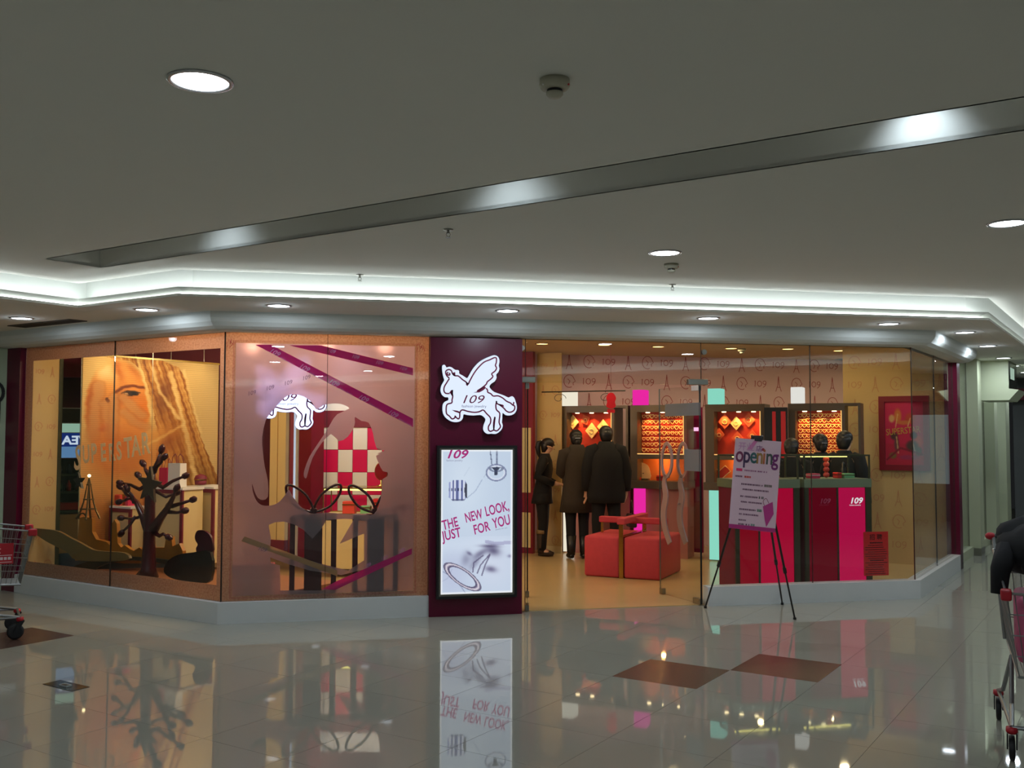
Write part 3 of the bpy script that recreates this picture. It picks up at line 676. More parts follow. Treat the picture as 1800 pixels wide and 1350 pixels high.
# ---- pier signs: light box
def boxart(u, v):
    c = np.zeros(u.shape+(3,)); X = u*126; Y = v*249
    c[:] = (196, 212, 232); c = put(c, .5*np.exp(-((X-40)/40)**2-((Y-60)/70)**2), (226, 238, 250)); c = put(c, .45*np.exp(-((X-90)/45)**2-((Y-200)/50)**2), (226, 228, 246))
    c = put(c, .5*np.exp(-((X-20)/25)**2-((Y-215)/40)**2), (188, 190, 222)); c = put(c, .3*(Y > 150)*np.exp(-((Y-165)/16)**2), (230, 240, 255))
    R = lambda cx, cy, rx, ry, a=0: np.hypot(((X-cx)*math.cos(a)+(Y-cy)*math.sin(a))/rx, (-(X-cx)*math.sin(a)+(Y-cy)*math.cos(a))/ry)
    # fine chain lines and curved folds
    for pts, wd, rgb, al in (([(72,52),(60,72),(45,84)], .7, (150,165,195), .7), ([(75,48),(80,40)], .6, (160,175,200), .6), ([(50,30),(40,46)], .8, (190,205,225), .6), ([(4,210),(25,222),(38,240),(44,249)], 1.0, (150,160,190), .8), ([(0,228),(12,222),(20,206)], .7, (165,175,205), .7), ([(126,162),(96,164),(80,160)], 3, (170,172,205), .8)):
        c = put(c, al*(segd(X, Y, pts) < wd), rgb)
    # barrel bead
    bb = inpoly(X, Y, [(14,56),(22,52),(42,53),(46,62),(46,82),(40,88),(20,88),(13,82)]); c = put(c, bb*1., (150, 160, 205))
    for xx in (18, 24, 33, 40): c = put(c, bb*(np.abs(X-xx) < 1.6)*.85, (232, 238, 250))
    for xx in (21.5, 28, 36.5): c = put(c, bb*(np.abs(X-xx) < 1.2)*.85, (70, 78, 130))
    c = put(c, bb*((Y > 66) & (Y < 72))*(np.sin(X*1.1) > .2)*.75, (42, 48, 84)); c = put(c, bb*(R(44, 70, 3.2, 14) < 1)*.9, (52, 54, 70)); c = put(c, bb*(Y > 85)*.6, (70, 76, 110))
    # ring pendant on its chain
    for px in (86, 98): c = put(c, (np.abs(X-px-(Y*.12 if px == 86 else 0)+0) < 1.1)*(Y < 30)*(.55+.45*(np.sin(Y*2.4) > 0)), (96, 104, 132))
    r = R(97, 40, 16, 13); c = put(c, (np.abs(r-1) < .16)*.9, (150, 160, 190)); c = put(c, (np.abs(r-.9) < .07)*.8, (238, 244, 255)); c = put(c, (np.abs(r-1.12) < .05)*.7, (96, 104, 140))
    c = put(c, inpoly(X, Y, [(88,30),(106,30),(100,36),(99,44),(94,44),(93,36)])*.95, (44, 50, 74)); c = put(c, (np.abs(R(97,33,11,5)-1) < .2)*(Y > 30)*.6, (70, 78, 110))
    # flower like dark blur
    for cx, cy, rx, ry, a, al in ((92,176,14,9,.3,.75), (70,180,18,6,-.5,.55), (60,196,16,7,-.9,.4), (86,168,18,3,.05,.7), (44,190,9,14,.2,.35), (50,180,6,3,.6,.6)):
        c = put(c, al*np.exp(-R(cx, cy, rx, ry, a)**2*1.3), (70, 62, 98))
    for pts in ([(86,182),(70,200),(64,214)], [(86,184),(78,200),(72,218)], [(74,184),(58,196),(56,212)]): c = put(c, .8*(segd(X, Y, pts) < 1.1), (86, 78, 112))
    c = put(c, .8*np.exp(-R(88,208,10,5,.2)**2), (96, 90, 124)); c = put(c, .6*np.exp(-R(122,186,5,3)**2*1.2)+0*X, (96, 90, 130))
    # engraved ring lying bottom left
    r = R(38, 220, 33, 12, .62); c = put(c, (np.abs(r-1) < .17)*.9, (126, 118, 146)); c = put(c, (np.abs(r-1.02) < .06)*.9, (222, 214, 224)); c = put(c, (np.abs(r-.86) < .05)*.8, (82, 74, 104)); c = put(c, (np.abs(r-1.16) < .04)*.7, (78, 72, 100))
    e = np.minimum(np.minimum(X, 126-X), np.minimum(Y, 249-Y)); c = put(c, np.clip(1-e/4, 0, 1)**.6, (250, 253, 255))
    return c
bx0, bz1 = FM.lp(767, 783, -.05); bx1, bz0 = FM.lp(906, 1047, -.05)
lb = thing('light_box', 'lit jewelry advertising light box with black frame on the maroon pier', 'light box', FM.w((bx0+bx1)/2, -.05, bz0))
W_, Hh = bx1-bx0, bz1-bz0
def frame_mb(w0, w1, z0, z1, t, y0, y1):
    m_ = MB(); m_.b(w0, w1, y0, y1, z0, z0+t); m_.b(w0, w1, y0, y1, z1-t, z1); m_.b(w0, w0+t, y0, y1, z0+t, z1-t); m_.b(w1-t, w1, y0, y1, z0+t, z1-t); return m_
frame_mb(-W_/2, W_/2, 0, Hh, .022, -.07, 0).build('outer_frame', M_black, lb)
frame_mb(-W_/2+.022, W_/2-.022, .022, Hh-.022, .017, -.055, 0).build('inner_frame', M_steel, lb)
PW, PH = W_-.078, Hh-.078
pic('lit_poster', PW, PH, 126, 249, boxart, attr_mat('lightbox_print', .92), lb, (-PW/2, -.045, .039))
M_mag = emit('poster_magenta', (172, 50, 122), .9)
M_gr = emit('poster_grey', (150, 150, 180), .8)
def lbt(u, v, body, size, m, tilt=0, shear=0, sx=1): return text('lettering', body, size, m, lb, (-PW/2+PW*u, -.0466, .039+PH*(1-v)), 0, tilt, shear, sx, ext=.0004, bold=.002 if size > .06 else 0)
lbt(.05, .058, '109', .105, M_mag, 0, .3, 1.25); lbt(.07, .080, 'fashion jewelry', .024, M_gr)
tl_ = math.radians(15)
for u, v, wd, sz, tl_, sx_ in ((.03,.557,'THE',.120,.25,.66), (.345,.508,'NEW',.120,.25,.58), (.625,.466,'LOOK,',.124,.24,.60), (.03,.632,'JUST',.120,.22,.70), (.465,.592,'FOR',.120,.25,.66), (.735,.552,'YOU',.128,.24,.60)):
    lbt(u, v, wd, sz, M_mag, tl_, .06, sx_)
lbt(.76, .565, 'jewelry for you', .018, M_gr, .15)

# ================================================================== DOOR
M_handle = mat('satin_handle', (168, 136, 130), .45, metal=.2)
def door_leaf(label, hx, ang, sgn, wlen, deco):
    t = thing('glass_door', label, 'door', FM.w(hx, .03, 0), ang)
    MB().b(0, wlen, -.006, .006, .012, TRZ-.012).build('glass_leaf', M_glass, t)
    if sgn > 0: MB().b(wlen-.0045, wlen+.0015, -.0065, .0065, .012, TRZ-.012).build('edge_strip', M_black, t)
    else: MB().b(-.004, .004, -.008, .008, .012, TRZ-.012).build('edge_strip', M_black, t); MB().b(wlen-.002, wlen+.001, -.0062, .0062, .012, TRZ-.012).build('free_edge', M_steel, t)
    for z0, z1 in ((.008, .06), (TRZ-.055, TRZ-.005)): MB().b(0, .12, -.016, .016, z0, z1).build('patch_fitting', M_steel, t)
    MB().b(wlen-.07, wlen-.01, -.018, .018, .012, .065).build('floor_lock', M_steel, t)
    return t
dl_ = door_leaf('open glass door leaf seen edge on beside the sign pier', DX0+.012, math.atan2(Y0, 2.02), 1, .80, 0)
P1 = Vector((3.56, 9.50)); h0 = FM.w(DX1-.012, .03, 0)
angR = math.atan2(P1.y-h0.y, P1.x-h0.x); LR = (P1-h0.xy).length
FDo = Fr(h0.x, h0.y, angR+math.pi)     # leaf plane with local x running right
dr_ = door_leaf('open glass door leaf with ribbon handle right of the entrance', DX1-.012, angR, -1, LR, 1)
def dlp(px, py): x, z = FDo.lp(px, py, 0); return -x, z
def leaf_rect(nm, x0, y0, x1, y1, m):
    a, za = dlp(x0, (y0+y1)/2); b_, zb = dlp(x1, (y0+y1)/2); z0 = dlp((x0+x1)/2, y1)[1]; z1 = dlp((x0+x1)/2, y0)[1]
    return MB().b(min(a, b_), max(a, b_), .0065, .0075, z0, z1).build(nm, m, dr_)
M_grfilm = film_mat('door_film', (190, 196, 206), .6, .3)
leaf_rect('film_sticker', 1170, 709, 1232, 731, M_grfilm); leaf_rect('film_sticker', 1204, 790, 1233, 828, M_grfilm)
# ribbon handle: a loop and a tail on each face
for sx, yy in ((1178, .030), (1195, -.045)):
    loop = smooth_loop([dlp(sx, 779), dlp(sx+7.5, 795), dlp(sx+8, 820), dlp(sx+2, 836), dlp(sx-4, 836), dlp(sx-9, 818), dlp(sx-7.5, 793)], 4)
    tail = smooth_loop([dlp(sx-2, 834), dlp(sx-5, 850), dlp(sx-2, 872), dlp(sx-6, 900), dlp(sx-4, 925), dlp(sx+5, 955)], 4, False)
    nt_ = len(tail); hh_ = MB(); hh_.stroke(loop, .034, yy, yy+.014, True); hh_.stroke(tail, [.045+.045*math.sin(i/(nt_-1)*2.6) for i in range(nt_)], yy, yy+.014)
    for zz in (loop[14], tail[10]): hh_.cyl((zz[0], yy+.007, zz[1]), (zz[0], 0, zz[1]), .008, n=8)
    hh_.build('ribbon_handle', M_handle, dr_)
# top rail fittings on the transom
for x0, x1 in ((PX1, DX0+.08), (DX1-.14, DX1+.06)):
    o = tag(MB().bb(x0, x1, -.006, .05, TRZ-.002, TRZ+.052, .004).build('door_clamp', M_steel, loc=FM.o), 'steel corner clamp holding the transom %s' % ('beside the sign pier' if x0 < 3 else 'above the ribbon handle door'), 'door fitting', 'steel clamps at the door head')
MB
for x, y, lab in ((917, 612, 'small round glass clip at the top of the pier strip'), (1237, 619, 'small round glass clip at the top of the pane right of the door')):
    X, Z = FM.lp(x, y, .02); tag(MB().lathe([(.026, -.008), (.026, .03)], 16, (0, 0, 0), 'y').build('glass_clip', M_steel, loc=FM.w(X, .01, Z)), lab, 'glass clip', 'glass clips')
# red recruitment notice inside the right glass
nx0, nz1 = FM.lp(1517, 935, .04); nx1, nz0 = FM.lp(1562, 1011, .04)
nt = thing('paper_notice', 'red paper recruitment notice taped inside the right glass', 'notice', FM.w(nx0, .036, nz0))
M_noticeink = mat('notice_ink', (40, 6, 10), .7)
MB().b(0, nx1-nx0, 0, .0008, 0, nz1-nz0).build('paper', mat('red_paper', (214, 30, 30), .7), nt)
NW, NH = nx1-nx0, nz1-nz0
text('lettering', '招 聘', .062, M_noticeink, nt, (NW/2, -.0015, NH-.075), align='CENTER')
nl = MB(); rnd = random.Random(5)
for k in range(15):
    z = NH-.115-k*.0215; big = k in (0, 8); x = .07 if big else .02+.03*(k % 3 == 1); e = NW-.06 if big else NW-.02-.05*rnd.random()
    while x < e: wd = .010+rnd.random()*.006; nl.b(x, x+wd, -.0012, -.0004, z, z+(.012 if big else .007)); x += wd+.004
nl.build('small_print', M_noticeink, nt)

# ================================================================== LEFT WINDOW DISPLAY
# portrait banner (mosaic print) on a hung board, running away from the glass
def banner(u, v):
    X0 = 140+u*240; Y0_ = 622+v*395
    wob = 3.2*np.sin(Y0_*.21+X0*.05)+2.2*np.sin(Y0_*.47+1.3)+1.6*np.sin(X0*.33-Y0_*.12); X = X0+wob*.22; Y = Y0_+.5*np.sin(X0*.4)
    G = lambda cx, cy, rx, ry, a=0.0: np.exp(-((((X-cx)*math.cos(a)+(Y-cy)*math.sin(a))/rx)**2+((-(X-cx)*math.sin(a)+(Y-cy)*math.cos(a))/ry)**2))
    c = np.zeros(u.shape+(3,)); c[:] = (228, 196, 132); c = put(c, .5*np.clip((X-310)/70, 0, 1), (240, 216, 164))
    sl = X*.40-Y*.115; st = np.sin(sl*1.0)+.7*np.sin(sl*2.3+1)+.5*np.sin(sl*4.7+Y*.02)+.35*np.sin(Y*.35+X*.2)
    hair = inpoly(X, Y, [(178,624),(206,618),(262,618),(300,634),(318,660),(330,720),(346,790),(368,850),(388,900),(388,1020),(232,1020),(240,930),(262,850),(268,790),(258,735),(248,690),(236,645),(214,628)])
    c = put(c, hair*1., (206, 148, 70)); c = put(c, hair*np.clip(st*.42, 0, .9), (246, 214, 146)); c = put(c, hair*np.clip(-st*.42, 0, .9), (146, 82, 22))
    c = put(c, hair*.75*G(276, 700, 14, 40, .1), (120, 62, 14)); c = put(c, hair*.6*G(300, 780, 22, 50, -.3), (158, 92, 26)); c = put(c, hair*.55*G(345, 900, 40, 60, -.4), (128, 98, 36))
    face = np.clip((1-np.hypot((X-198)/56, (Y-735)/112))*9, 0, 1); c = put(c, face, (236, 168, 86))
    c = put(c, face*.85*G(176, 652, 24, 26, .2), (250, 226, 176)); c = put(c, face*.75*G(150, 705, 9, 70), (186, 96, 26)); c = put(c, face*.8*G(240, 730, 14, 34), (232, 136, 40)); c = put(c, face*.75*G(196, 646, 7, 30, -.25), (200, 110, 36)); c = put(c, face*.7*G(222, 640, 8, 24, -.4), (196, 116, 44))
    c = put(c, face*.7*G(200, 716, 7, 22, .3), (196, 112, 40)); c = put(c, face*.65*G(170, 735, 10, 30), (214, 128, 54)); c = put(c, face*.7*G(214, 705, 20, 9), (206, 122, 44))
    c = put(c, .9*np.clip(1.5-segd(X, Y, [(192,697),(203,686),(219,681),(240,684)])/2.8, 0, 1), (128, 58, 14))
    c = put(c, .95*(np.hypot((X-219)/13, (Y-698)/5) < 1), (66, 40, 26)); c = put(c, .95*(np.hypot((X-223)/4.8, (Y-698)/4.6) < 1), (20, 22, 30)); c = put(c, .9*(np.hypot((X-211)/3, (Y-699)/2) < 1), (226, 206, 180)); c = put(c, .85*np.clip(1.3-segd(X, Y, [(203,698),(212,692),(234,695)])/1.7, 0, 1), (44, 24, 14))
    c = put(c, .95*(np.hypot((X-180)/3.4, (Y-714)/5.5) < 1), (86, 30, 10)); c = put(c, .8*G(183, 768, 11, 7), (222, 86, 40)); c = put(c, .5*G(178, 775, 12, 5), (180, 60, 30))
    for pts, wd in (([(166,684),(164,705),(160,735),(158,790)], 8), ([(176,722),(180,750),(186,790)], 7), ([(190,706),(191,740),(190,790)], 6.5), ([(206,706),(218,722),(238,744)], 7.5), ([(208,738),(224,758),(244,768)], 6.5)):
        d = segd(X, Y, pts); c = put(c, .8*np.clip(1.6-d/wd, 0, 1), (212, 160, 104)); c = put(c, .18*np.exp(-((d-wd*1.3)/2.5)**2), (166, 100, 46))
    c = put(c, .75*np.clip(G(205, 830, 60, 48)*1.5, 0, 1), (204, 118, 42)); c = put(c, .8*np.clip(G(270, 790, 34, 20, -.5)*1.4, 0, 1), (222, 164, 84)); c = put(c, .6*G(285, 800, 12, 26, .3), (150, 78, 20)); c = put(c, .55*np.clip(1.4-segd(X, Y, [(240,812),(275,790),(312,764)])/3, 0, 1), (246, 210, 140))
    c = put(c, .7*np.clip((Y-850)/90, 0, 1)*(X < 262), (176, 104, 40)); c = put(c, .35*np.clip(st*.5, 0, 1)*(Y > 820)*(X < 262), (226, 160, 80))
    for pts, wd in (([(228,622),(240,664),(250,720),(254,744)], 3.0), ([(288,648),(304,720),(332,850),(342,940)], 5), ([(256,640),(268,690),(304,750)], 3.5), ([(330,860),(376,945)], 4), ([(312,640),(324,700),(346,780)], 3.2)):
        c = put(c, .75*np.clip(1.4-segd(X, Y, pts)/wd, 0, 1), (248, 220, 158))
    c = 255*(np.clip(c, 0, 255)/255)**1.25; r = .5+.5*np.sin(v*300*math.pi*.62); return c*(1-.14*r)[..., None]
BW = FB.lp(381, 800)[0]-FB.lp(141, 800)[0]; BX = FB.lp(141, 800)[0]; BZ1 = FB.lp(180, 626)[1]; BH = 2.05
bn = thing('portrait_banner', 'large golden mosaic portrait banner of a blond woman behind the left window', 'banner', FB.w(BX, 0, BZ1-BH), FB.rz)
pic('printed_face', BW, BH, 190, 250, banner, attr_mat('banner_print'), bn, (0, -.012, 0))
MB().b(0, BW, -.011, .01, 0, BH).build('backing_board', M_cream, bn)
MB().b(-.01, BW+.01, -.016, .014, BH, BH+.02).build('top_rail', M_gold, bn)
for k, u in enumerate((.36, .62, .88)): MB().cyl((BW*u, 0, BH+.02), (BW*u, 0, SHC-(BZ1-BH)), .003, n=6).build('suspension_wire', M_steel, bn)
for u in (.2, .5, .8):
    q = FB.w(BX+BW*u, -.55, 2.62); l = lamp('banner_spot', 'SPOT', q, 14, (255, 228, 182), .03, None, cone=1.5, blend=.9); aim(l, FB.w(BX+BW*u, 0, 2.05))

# stage board inside the window
struct(MB().b(-3.0, -.05, .13, 1.55, .006, .16).build('trim_stage', mat('stage_wood', (150, 96, 60), .5), loc=FL.o, rz=FL.rz), 'low stage board inside the left display window')
def cut(name, label, cat, pts, off, th, m, group=None, fr=FL, smooth=0, parts=None):
    """upright cut-out board traced at its own distance behind the glass"""
    L = lpp(fr, pts, off)
    if smooth: L = smooth_loop(L, smooth)
    x0 = sum(p[0] for p in L)/len(L); z0 = min(p[1] for p in L)
    t = thing(name, label, cat, fr.w(x0, off, z0), fr.rz, group)
    MB().prism([(a-x0, b-z0) for a, b in L], -th/2, th/2).build('board', m, t); return t, x0, z0
M_wave1 = mat('olive_wave', (120, 92, 46), .5); M_wave2 = mat('blue_wave', (76, 92, 104), .5); M_wave3 = mat('bottle_green_wave', (34, 38, 26), .4); M_hill = mat('ochre_glitter', (168, 110, 30), .35, noise=(120, .4), bump=(160, .6))
M_darkred = mat('oxblood_lacquer', (62, 10, 20), .25); M_black_w = mat('black_wave', (22, 14, 14), .25)
g_w = 'wave cut-outs on the window stage'
cut('wave_cutout', 'olive brown wave cut-out rising to the left end of the window', 'cut-out', [(60,929),(80,930),(105,934),(125,945),(145,955),(165,966),(185,969),(222,972),(222,985),(140,985),(120,970),(90,955),(72,944),(60,935)], .17, .03, M_wave1, g_w, smooth=3)
cut('wave_cutout', 'grey blue wave cut-out low along the left window', 'cut-out', [(70,975),(95,974),(140,970),(200,967),(255,972),(300,980),(300,996),(255,998),(190,1000),(140,1000),(95,992),(70,988)], .525, .03, M_wave2, g_w, smooth=3)
cut('wave_cutout', 'bottle green wave cut-out arching in front of the tree', 'cut-out', [(130,997),(165,985),(205,979),(260,980),(330,990),(330,1000),(285,990),(240,985),(205,987),(175,996),(160,1004)], .415, .03, M_wave3, g_w, smooth=3)
cut('wave_cutout', 'large black wave cut-out at the right end of the stage', 'cut-out', [(290,1000),(298,985),(315,975),(340,971),(372,971),(372,1020),(345,1023),(310,1018),(294,1010)], .38, .03, M_black_w, g_w, smooth=3)
cut('butterfly_cutout', 'dark butterfly wing cut-out above the black wave', 'cut-out', [(344,942),(348,933),(358,932),(368,938),(374,950),(374,972),(350,972),(346,964),(349,957),(345,950)], .46, .02, mat('plum_board', (70, 16, 34), .35), None, smooth=3)
cut('skyline_cutout', 'glittering ochre castle skyline cut-out in the middle of the stage', 'cut-out', [(135,985),(140,940),(143,910),(150,908),(165,911),(165,935),(172,948),(182,950),(190,952),(196,958),(199,952),(200,920),(204,913),(208,920),(210,955),(216,962),(222,958),(230,964),(238,968),(248,962),(255,968),(258,955),(268,950),(272,962),(292,962),(295,943),(304,943),(306,960),(318,955),(324,968),(324,990),(220,990),(170,985)], .47, .04, M_hill, None)
# miniature tower
tx, tz = FL.lp(155, 912, .37); tt = thing('tower_model', 'small bronze lattice tower model with a lamp on its tip', 'model tower', FL.w(tx, .37, tz), FL.rz)
TH = FL.lp(155, 838, .37)[1]-tz; s_ = TH; hw = .075*s_/.5
tb = MB()
for sx in (-1, 1):
    for sy in (-1, 1):
        tb.tube([(sx*hw*1.25, sy*hw*1.25, 0), (sx*hw*.8, sy*hw*.8, s_*.2), (sx*hw*.5, sy*hw*.5, s_*.42), (sx*hw*.2, sy*hw*.2, s_*.8), (0, 0, s_)], [.012, .011, .009, .006, .003], 6)
tb.build('legs', mat('bronze', (96, 78, 48), .35, metal=.6), tt)
for z, k in ((.22, .9), (.45, .6), (.8, .3)): MB().b(-hw*k, hw*k, -hw*k, hw*k, s_*z, s_*z+.012).build('platform', mat('bronze', (96, 78, 48)), tt)
ar = [(hw*1.0*math.cos(a), s_*.0+hw*.95*math.sin(a)) for a in [math.pi*i/10 for i in range(11)]]
MB().tube([(x, -hw, z) for x, z in ar], .008, 6).build('arch', mat('bronze', (96, 78, 48)), tt)
MB().ball((0, 0, s_+.01), .016).build('tip_lamp', emit('tip_glow', (255, 230, 170), 6), tt)

# knobbly tree
TO = .23
t0x, t0z = FL.lp(262, 1000, TO); tr = thing('display_tree', 'dark oxblood knobbly display tree standing on the stage', 'display tree', FL.w(t0x, TO, .16), FL.rz)
def tp(px, py, dy=0.0): x, z = FL.lp(px, py, TO); return (x-t0x, dy, z-.16)
tr_m = MB(); tr_m.tube([tp(259, 1012), tp(261, 1000), tp(262, 960), tp(263, 910), tp(264, 860), tp(268, 820)], [.105, .07, .058, .052, .046, .03], 12)
tr_m.build('trunk', M_darkred, tr, True)
br = [([(260,928),(248,905),(235,883),(215,868),(204,858)], [.05,.035,.026,.02,.014], .06), ([(236,884),(237,872),(233,862)], [.02,.016,.012], -.05), ([(226,876),(216,880),(206,882)], [.018,.014,.012], .04),
      ([(270,930),(285,910),(300,892),(312,873),(318,862)], [.05,.036,.028,.02,.012], -.06), ([(302,890),(318,884),(328,880)], [.022,.016,.012], .05), ([(296,900),(315,901),(328,898)], [.02,.014,.012], -.04),
      ([(278,917),(279,905),(286,894)], [.024,.018,.012], .05), ([(252,905),(240,910),(225,912),(208,911)], [.02,.016,.013,.011], .05), ([(238,908),(232,922),(222,934)], [.018,.014,.011], -.04),
      ([(268,845),(285,857),(300,846),(318,838)], [.028,.02,.016,.012], .03), ([(264,850),(248,860),(235,852),(222,849)], [.028,.02,.016,.012], -.05), ([(270,830),(276,812),(280,795)], [.03,.022,.014], .02),
      ([(262,835),(252,826),(246,818)], [.024,.018,.012], .05), ([(274,822),(288,812),(294,806)], [.02,.015,.012], -.05), ([(270,935),(282,942),(290,938),(298,942)], [.024,.018,.015,.012], -.03), ([(258,848),(240,842),(236,838)], [.02,.015,.012], .06), ([(272,862),(288,874),(300,868)], [.02,.014,.012], .05)]
for pts, rr, dy in br:
    m_ = len(pts); bm__ = MB().tube([tp(p[0], p[1], dy*i/(m_-1)) for i, p in enumerate(pts)], rr, 8); b_ = bm__.build('branch', M_darkred, tr, True)
    e = tp(pts[-1][0], pts[-1][1], dy); pv = tp(pts[-2][0], pts[-2][1], dy); d_ = (Vector(e)-Vector(pv)).normalized()
    MB().tube([Vector(e)-d_*.02, Vector(e)+d_*.01, Vector(e)+d_*.05, Vector(e)+d_*.08], [.012, .030, .030, .008], 8).build('knob_leaf', M_darkred, b_, True)
# stars
def star(name, label, px, py, off, r, m, rot=0):
    x0, z0 = FL.lp(px, py, off); t = thing(name, label, 'star', FL.w(x0, off, z0-r), FL.rz, 'hanging stars')
    pts = [((r if i % 2 == 0 else r*.42)*math.sin(math.pi*i/5+rot), r+(r if i % 2 == 0 else r*.42)*math.cos(math.pi*i/5+rot)) for i in range(10)]
    MB().prism(pts, -.012, .012).build('star_board', m, t); MB().cyl((pts[0][0], 0, pts[0][1]), (pts[0][0]*.2, 0, SHC-.002-(z0-r)), .002, n=6).build('thread', M_steel, t)
    return t
star('hanging_star', 'large dark brown star hanging in front of the tree', 263, 853, .085, .175, mat('brown_star', (56, 40, 22), .5), .12)
star('hanging_star', 'small black star hanging beside the tower model', 139, 846, .12, .092, M_black, -.1)
# SUPERSTAR lettering on the glass
M_grit = film_mat('grit_grey', (236, 222, 190), .8, .3)
ss = thing('glass_lettering', 'greyish cut-out SUPERSTAR lettering on the left window glass', 'lettering', FL.w(FL.lp(130, 800, .036)[0], .036, 0), FL.rz)
x0_ = FL.lp(130, 800, .036)[0]
for ch, px, py, sz, tl in (('S',130,813,.34,-.1),('U',146,803,.24,.1),('P',161,802,.26,.1),('E',178,800,.24,.12),('R',192,799,.23,.1),('S',206,797,.24,.1),('T',220,794,.27,.12),('A',233,791,.27,.12),('R',250,787,.28,.12)):
    x, z = FL.lp(px, py, .036); text('letter', ch, sz, M_grit, ss, (x-x0_, -.003, z-.06), 0, tl, 0, .72, bold=.006)
# furniture behind
def crate(label, px0, px1, pyt, pyb, off, dep, open_px=None):
    """cream display cube with maroon edges"""
    x0, z1 = FL.lp(px0, pyt, off); x1, _ = FL.lp(px1, pyt, off); z0 = max(.16, FL.lp(px0, pyb, off)[1])
    t = thing('display_cube', label, 'display cube', FL.w(x0, off, z0), FL.rz, 'cream display cubes with maroon edges'); Wc, Hc = x1-x0, z1-z0
    MB().b(.02, Wc-.02, .012, dep, .0, Hc-.02).build('body', M_cream, t); MB().b(0, Wc, 0, dep, Hc-.02, Hc).build('top_panel', M_white, t)
    frame_mb(0, Wc, 0, Hc-.02, .04, 0, .02).build('edge_frame', M_maroond, t); return t
crate('low cream display cube left of the tree trunk', 192, 230, 889, 985, .80, .22)
crate('cream display cube with maroon top holding the paper bags', 268, 321, 856, 985, 1.0, .28)
crate('tall cream display cube with maroon frame at the right end of the window', 322, 376, 854, 985, 1.35, .4)
# paper bags and a small red bag
def bag(label, px0, px1, pyt, pyb, off, m, fr=FL, dep=.09, handles=True):
    x0, z1 = fr.lp(px0, pyt, off); x1, z0 = fr.lp(px1, pyb, off); Wb, Hb = x1-x0, z1-z0
    t = thing('paper_bag', label, 'paper bag', fr.w((x0+x1)/2, off, z0), fr.rz)
    b_ = MB(); w2 = Wb/2; b_.add([(-w2,-dep/2,0),(w2,-dep/2,0),(w2,dep/2,0),(-w2,dep/2,0),(-w2,-dep/2,Hb),(w2,-dep/2,Hb),(w2*.9,dep/2,Hb),(-w2*.9,dep/2,Hb)], [(3,2,1,0),(0,1,5,4),(1,2,6,5),(2,3,7,6),(3,0,4,7)]); b_.build('bag_body', m, t)
    if handles:
        for sy in (-1, 1): MB().tube([(-w2*.4, sy*dep*.5, Hb), (-w2*.35, sy*dep*.4, Hb+.07), (0, sy*dep*.35, Hb+.1), (w2*.35, sy*dep*.4, Hb+.07), (w2*.4, sy*dep*.5, Hb)], .004, 6).build('handle', M_maroond, t)
    return t
bag('white paper bag on the cream display cube', 302, 322, 814, 856, 1.10, M_white)
bag('magenta paper bag left of the white bag on the display cube', 286, 299, 822, 856, 1.14, M_magenta)
bag('small pink gift bag on the low display cube', 224, 231, 872, 889, .94, mat('hot_pink', (206, 40, 84), .5), handles=False)
hx, hz_ = FL.lp(350, 848, 1.5); hb = thing('round_box', 'round dark red box with gold rim on the tall display cube', 'box', FL.w(hx, 1.52, FL.lp(350, 854, 1.35)[1]), FL.rz)
MB().lathe([(.06, 0), (.066, .05)], 20).build('base', M_maroond, hb, True); MB().lathe([(.07, .05), (.07, .065), (.055, .1), (.0001, .12)], 20).build('lid', M_maroond, hb, True); MB().lathe([(.0705, .05), (.0705, .062)], 20).build('rim', M_gold, hb)
# red cushion-like box left of trunk
kx, kz = FL.lp(208, 889, .85); rb = thing('red_gift_box', 'bright red gift box on the low display cube left of the trunk', 'gift box', FL.w(kx, .88, kz), FL.rz)
MB().bb(-.05, .05, -.05, .05, 0, .12, .012).build('box_body', mat('coral_red', (214, 66, 52), .5), rb); MB().b(-.052, .052, -.02, .02, 0, .122).build('ribbon', M_gold, rb)
# alcove at far left with shelves and a sign's reflection built as panels
ax0, az0 = -3.35, 0
al = thing('alcove_shelf', 'dark shelf unit with bottles glimpsed behind the left window post', 'shelf', at(118, 975, 12.2), math.radians(14)); al.location.z = 0.006
MB().b(-.35, .35, .3, .34, 0, 1.28).build('back_panel', mat('dark_teal', (30, 62, 54), .5), al)
for z in (.62, .86, 1.08): MB().b(-.35, .35, 0, .3, z, z+.025).build('shelf_board', mat('green_shelf', (70, 104, 84), .5), al)
MB().b(-.35, .35, -.02, .3, .0, .60).build('cupboard', M_cream, al)
rnd = random.Random(9)
M_bt = [mat('bottle_%s' % n_, c_, .3) for n_, c_ in (('green', (30, 92, 62)), ('teal', (30, 70, 84)), ('cream', (210, 200, 170)), ('red', (170, 40, 40)))]
for z in (.886, 1.106):
    for k in range(7):
        mb_ = rnd.choice(M_bt); h_ = .09+.05*rnd.random(); MB().lathe([(.03, 0), (.032, h_*.65), (.014, h_*.8), (.014, h_)], 12, (-.30+k*.1, .12, z)).build('bottle', mb_, al, True)
rr_ = MB().bb(-.3, .3, .02, .26, .65, .74, .01).build('red_carton', mat('red_carton_m', (186, 44, 36), .5), al)
sg = thing('sign_reflection', 'modelled mirror reflection of a lit blue sign behind the left window', 'sign', at(118, 798, 12.35), math.radians(14))
sg.location.z = 1.32
MB().b(-.5, .5, .0, .06, -.015, .62).build('sign_box', M_white, sg); MB().b(-.49, .49, -.004, 0, -.01, .13).build('lower_panel', emit('sky_panel', (120, 170, 226), .5), sg)
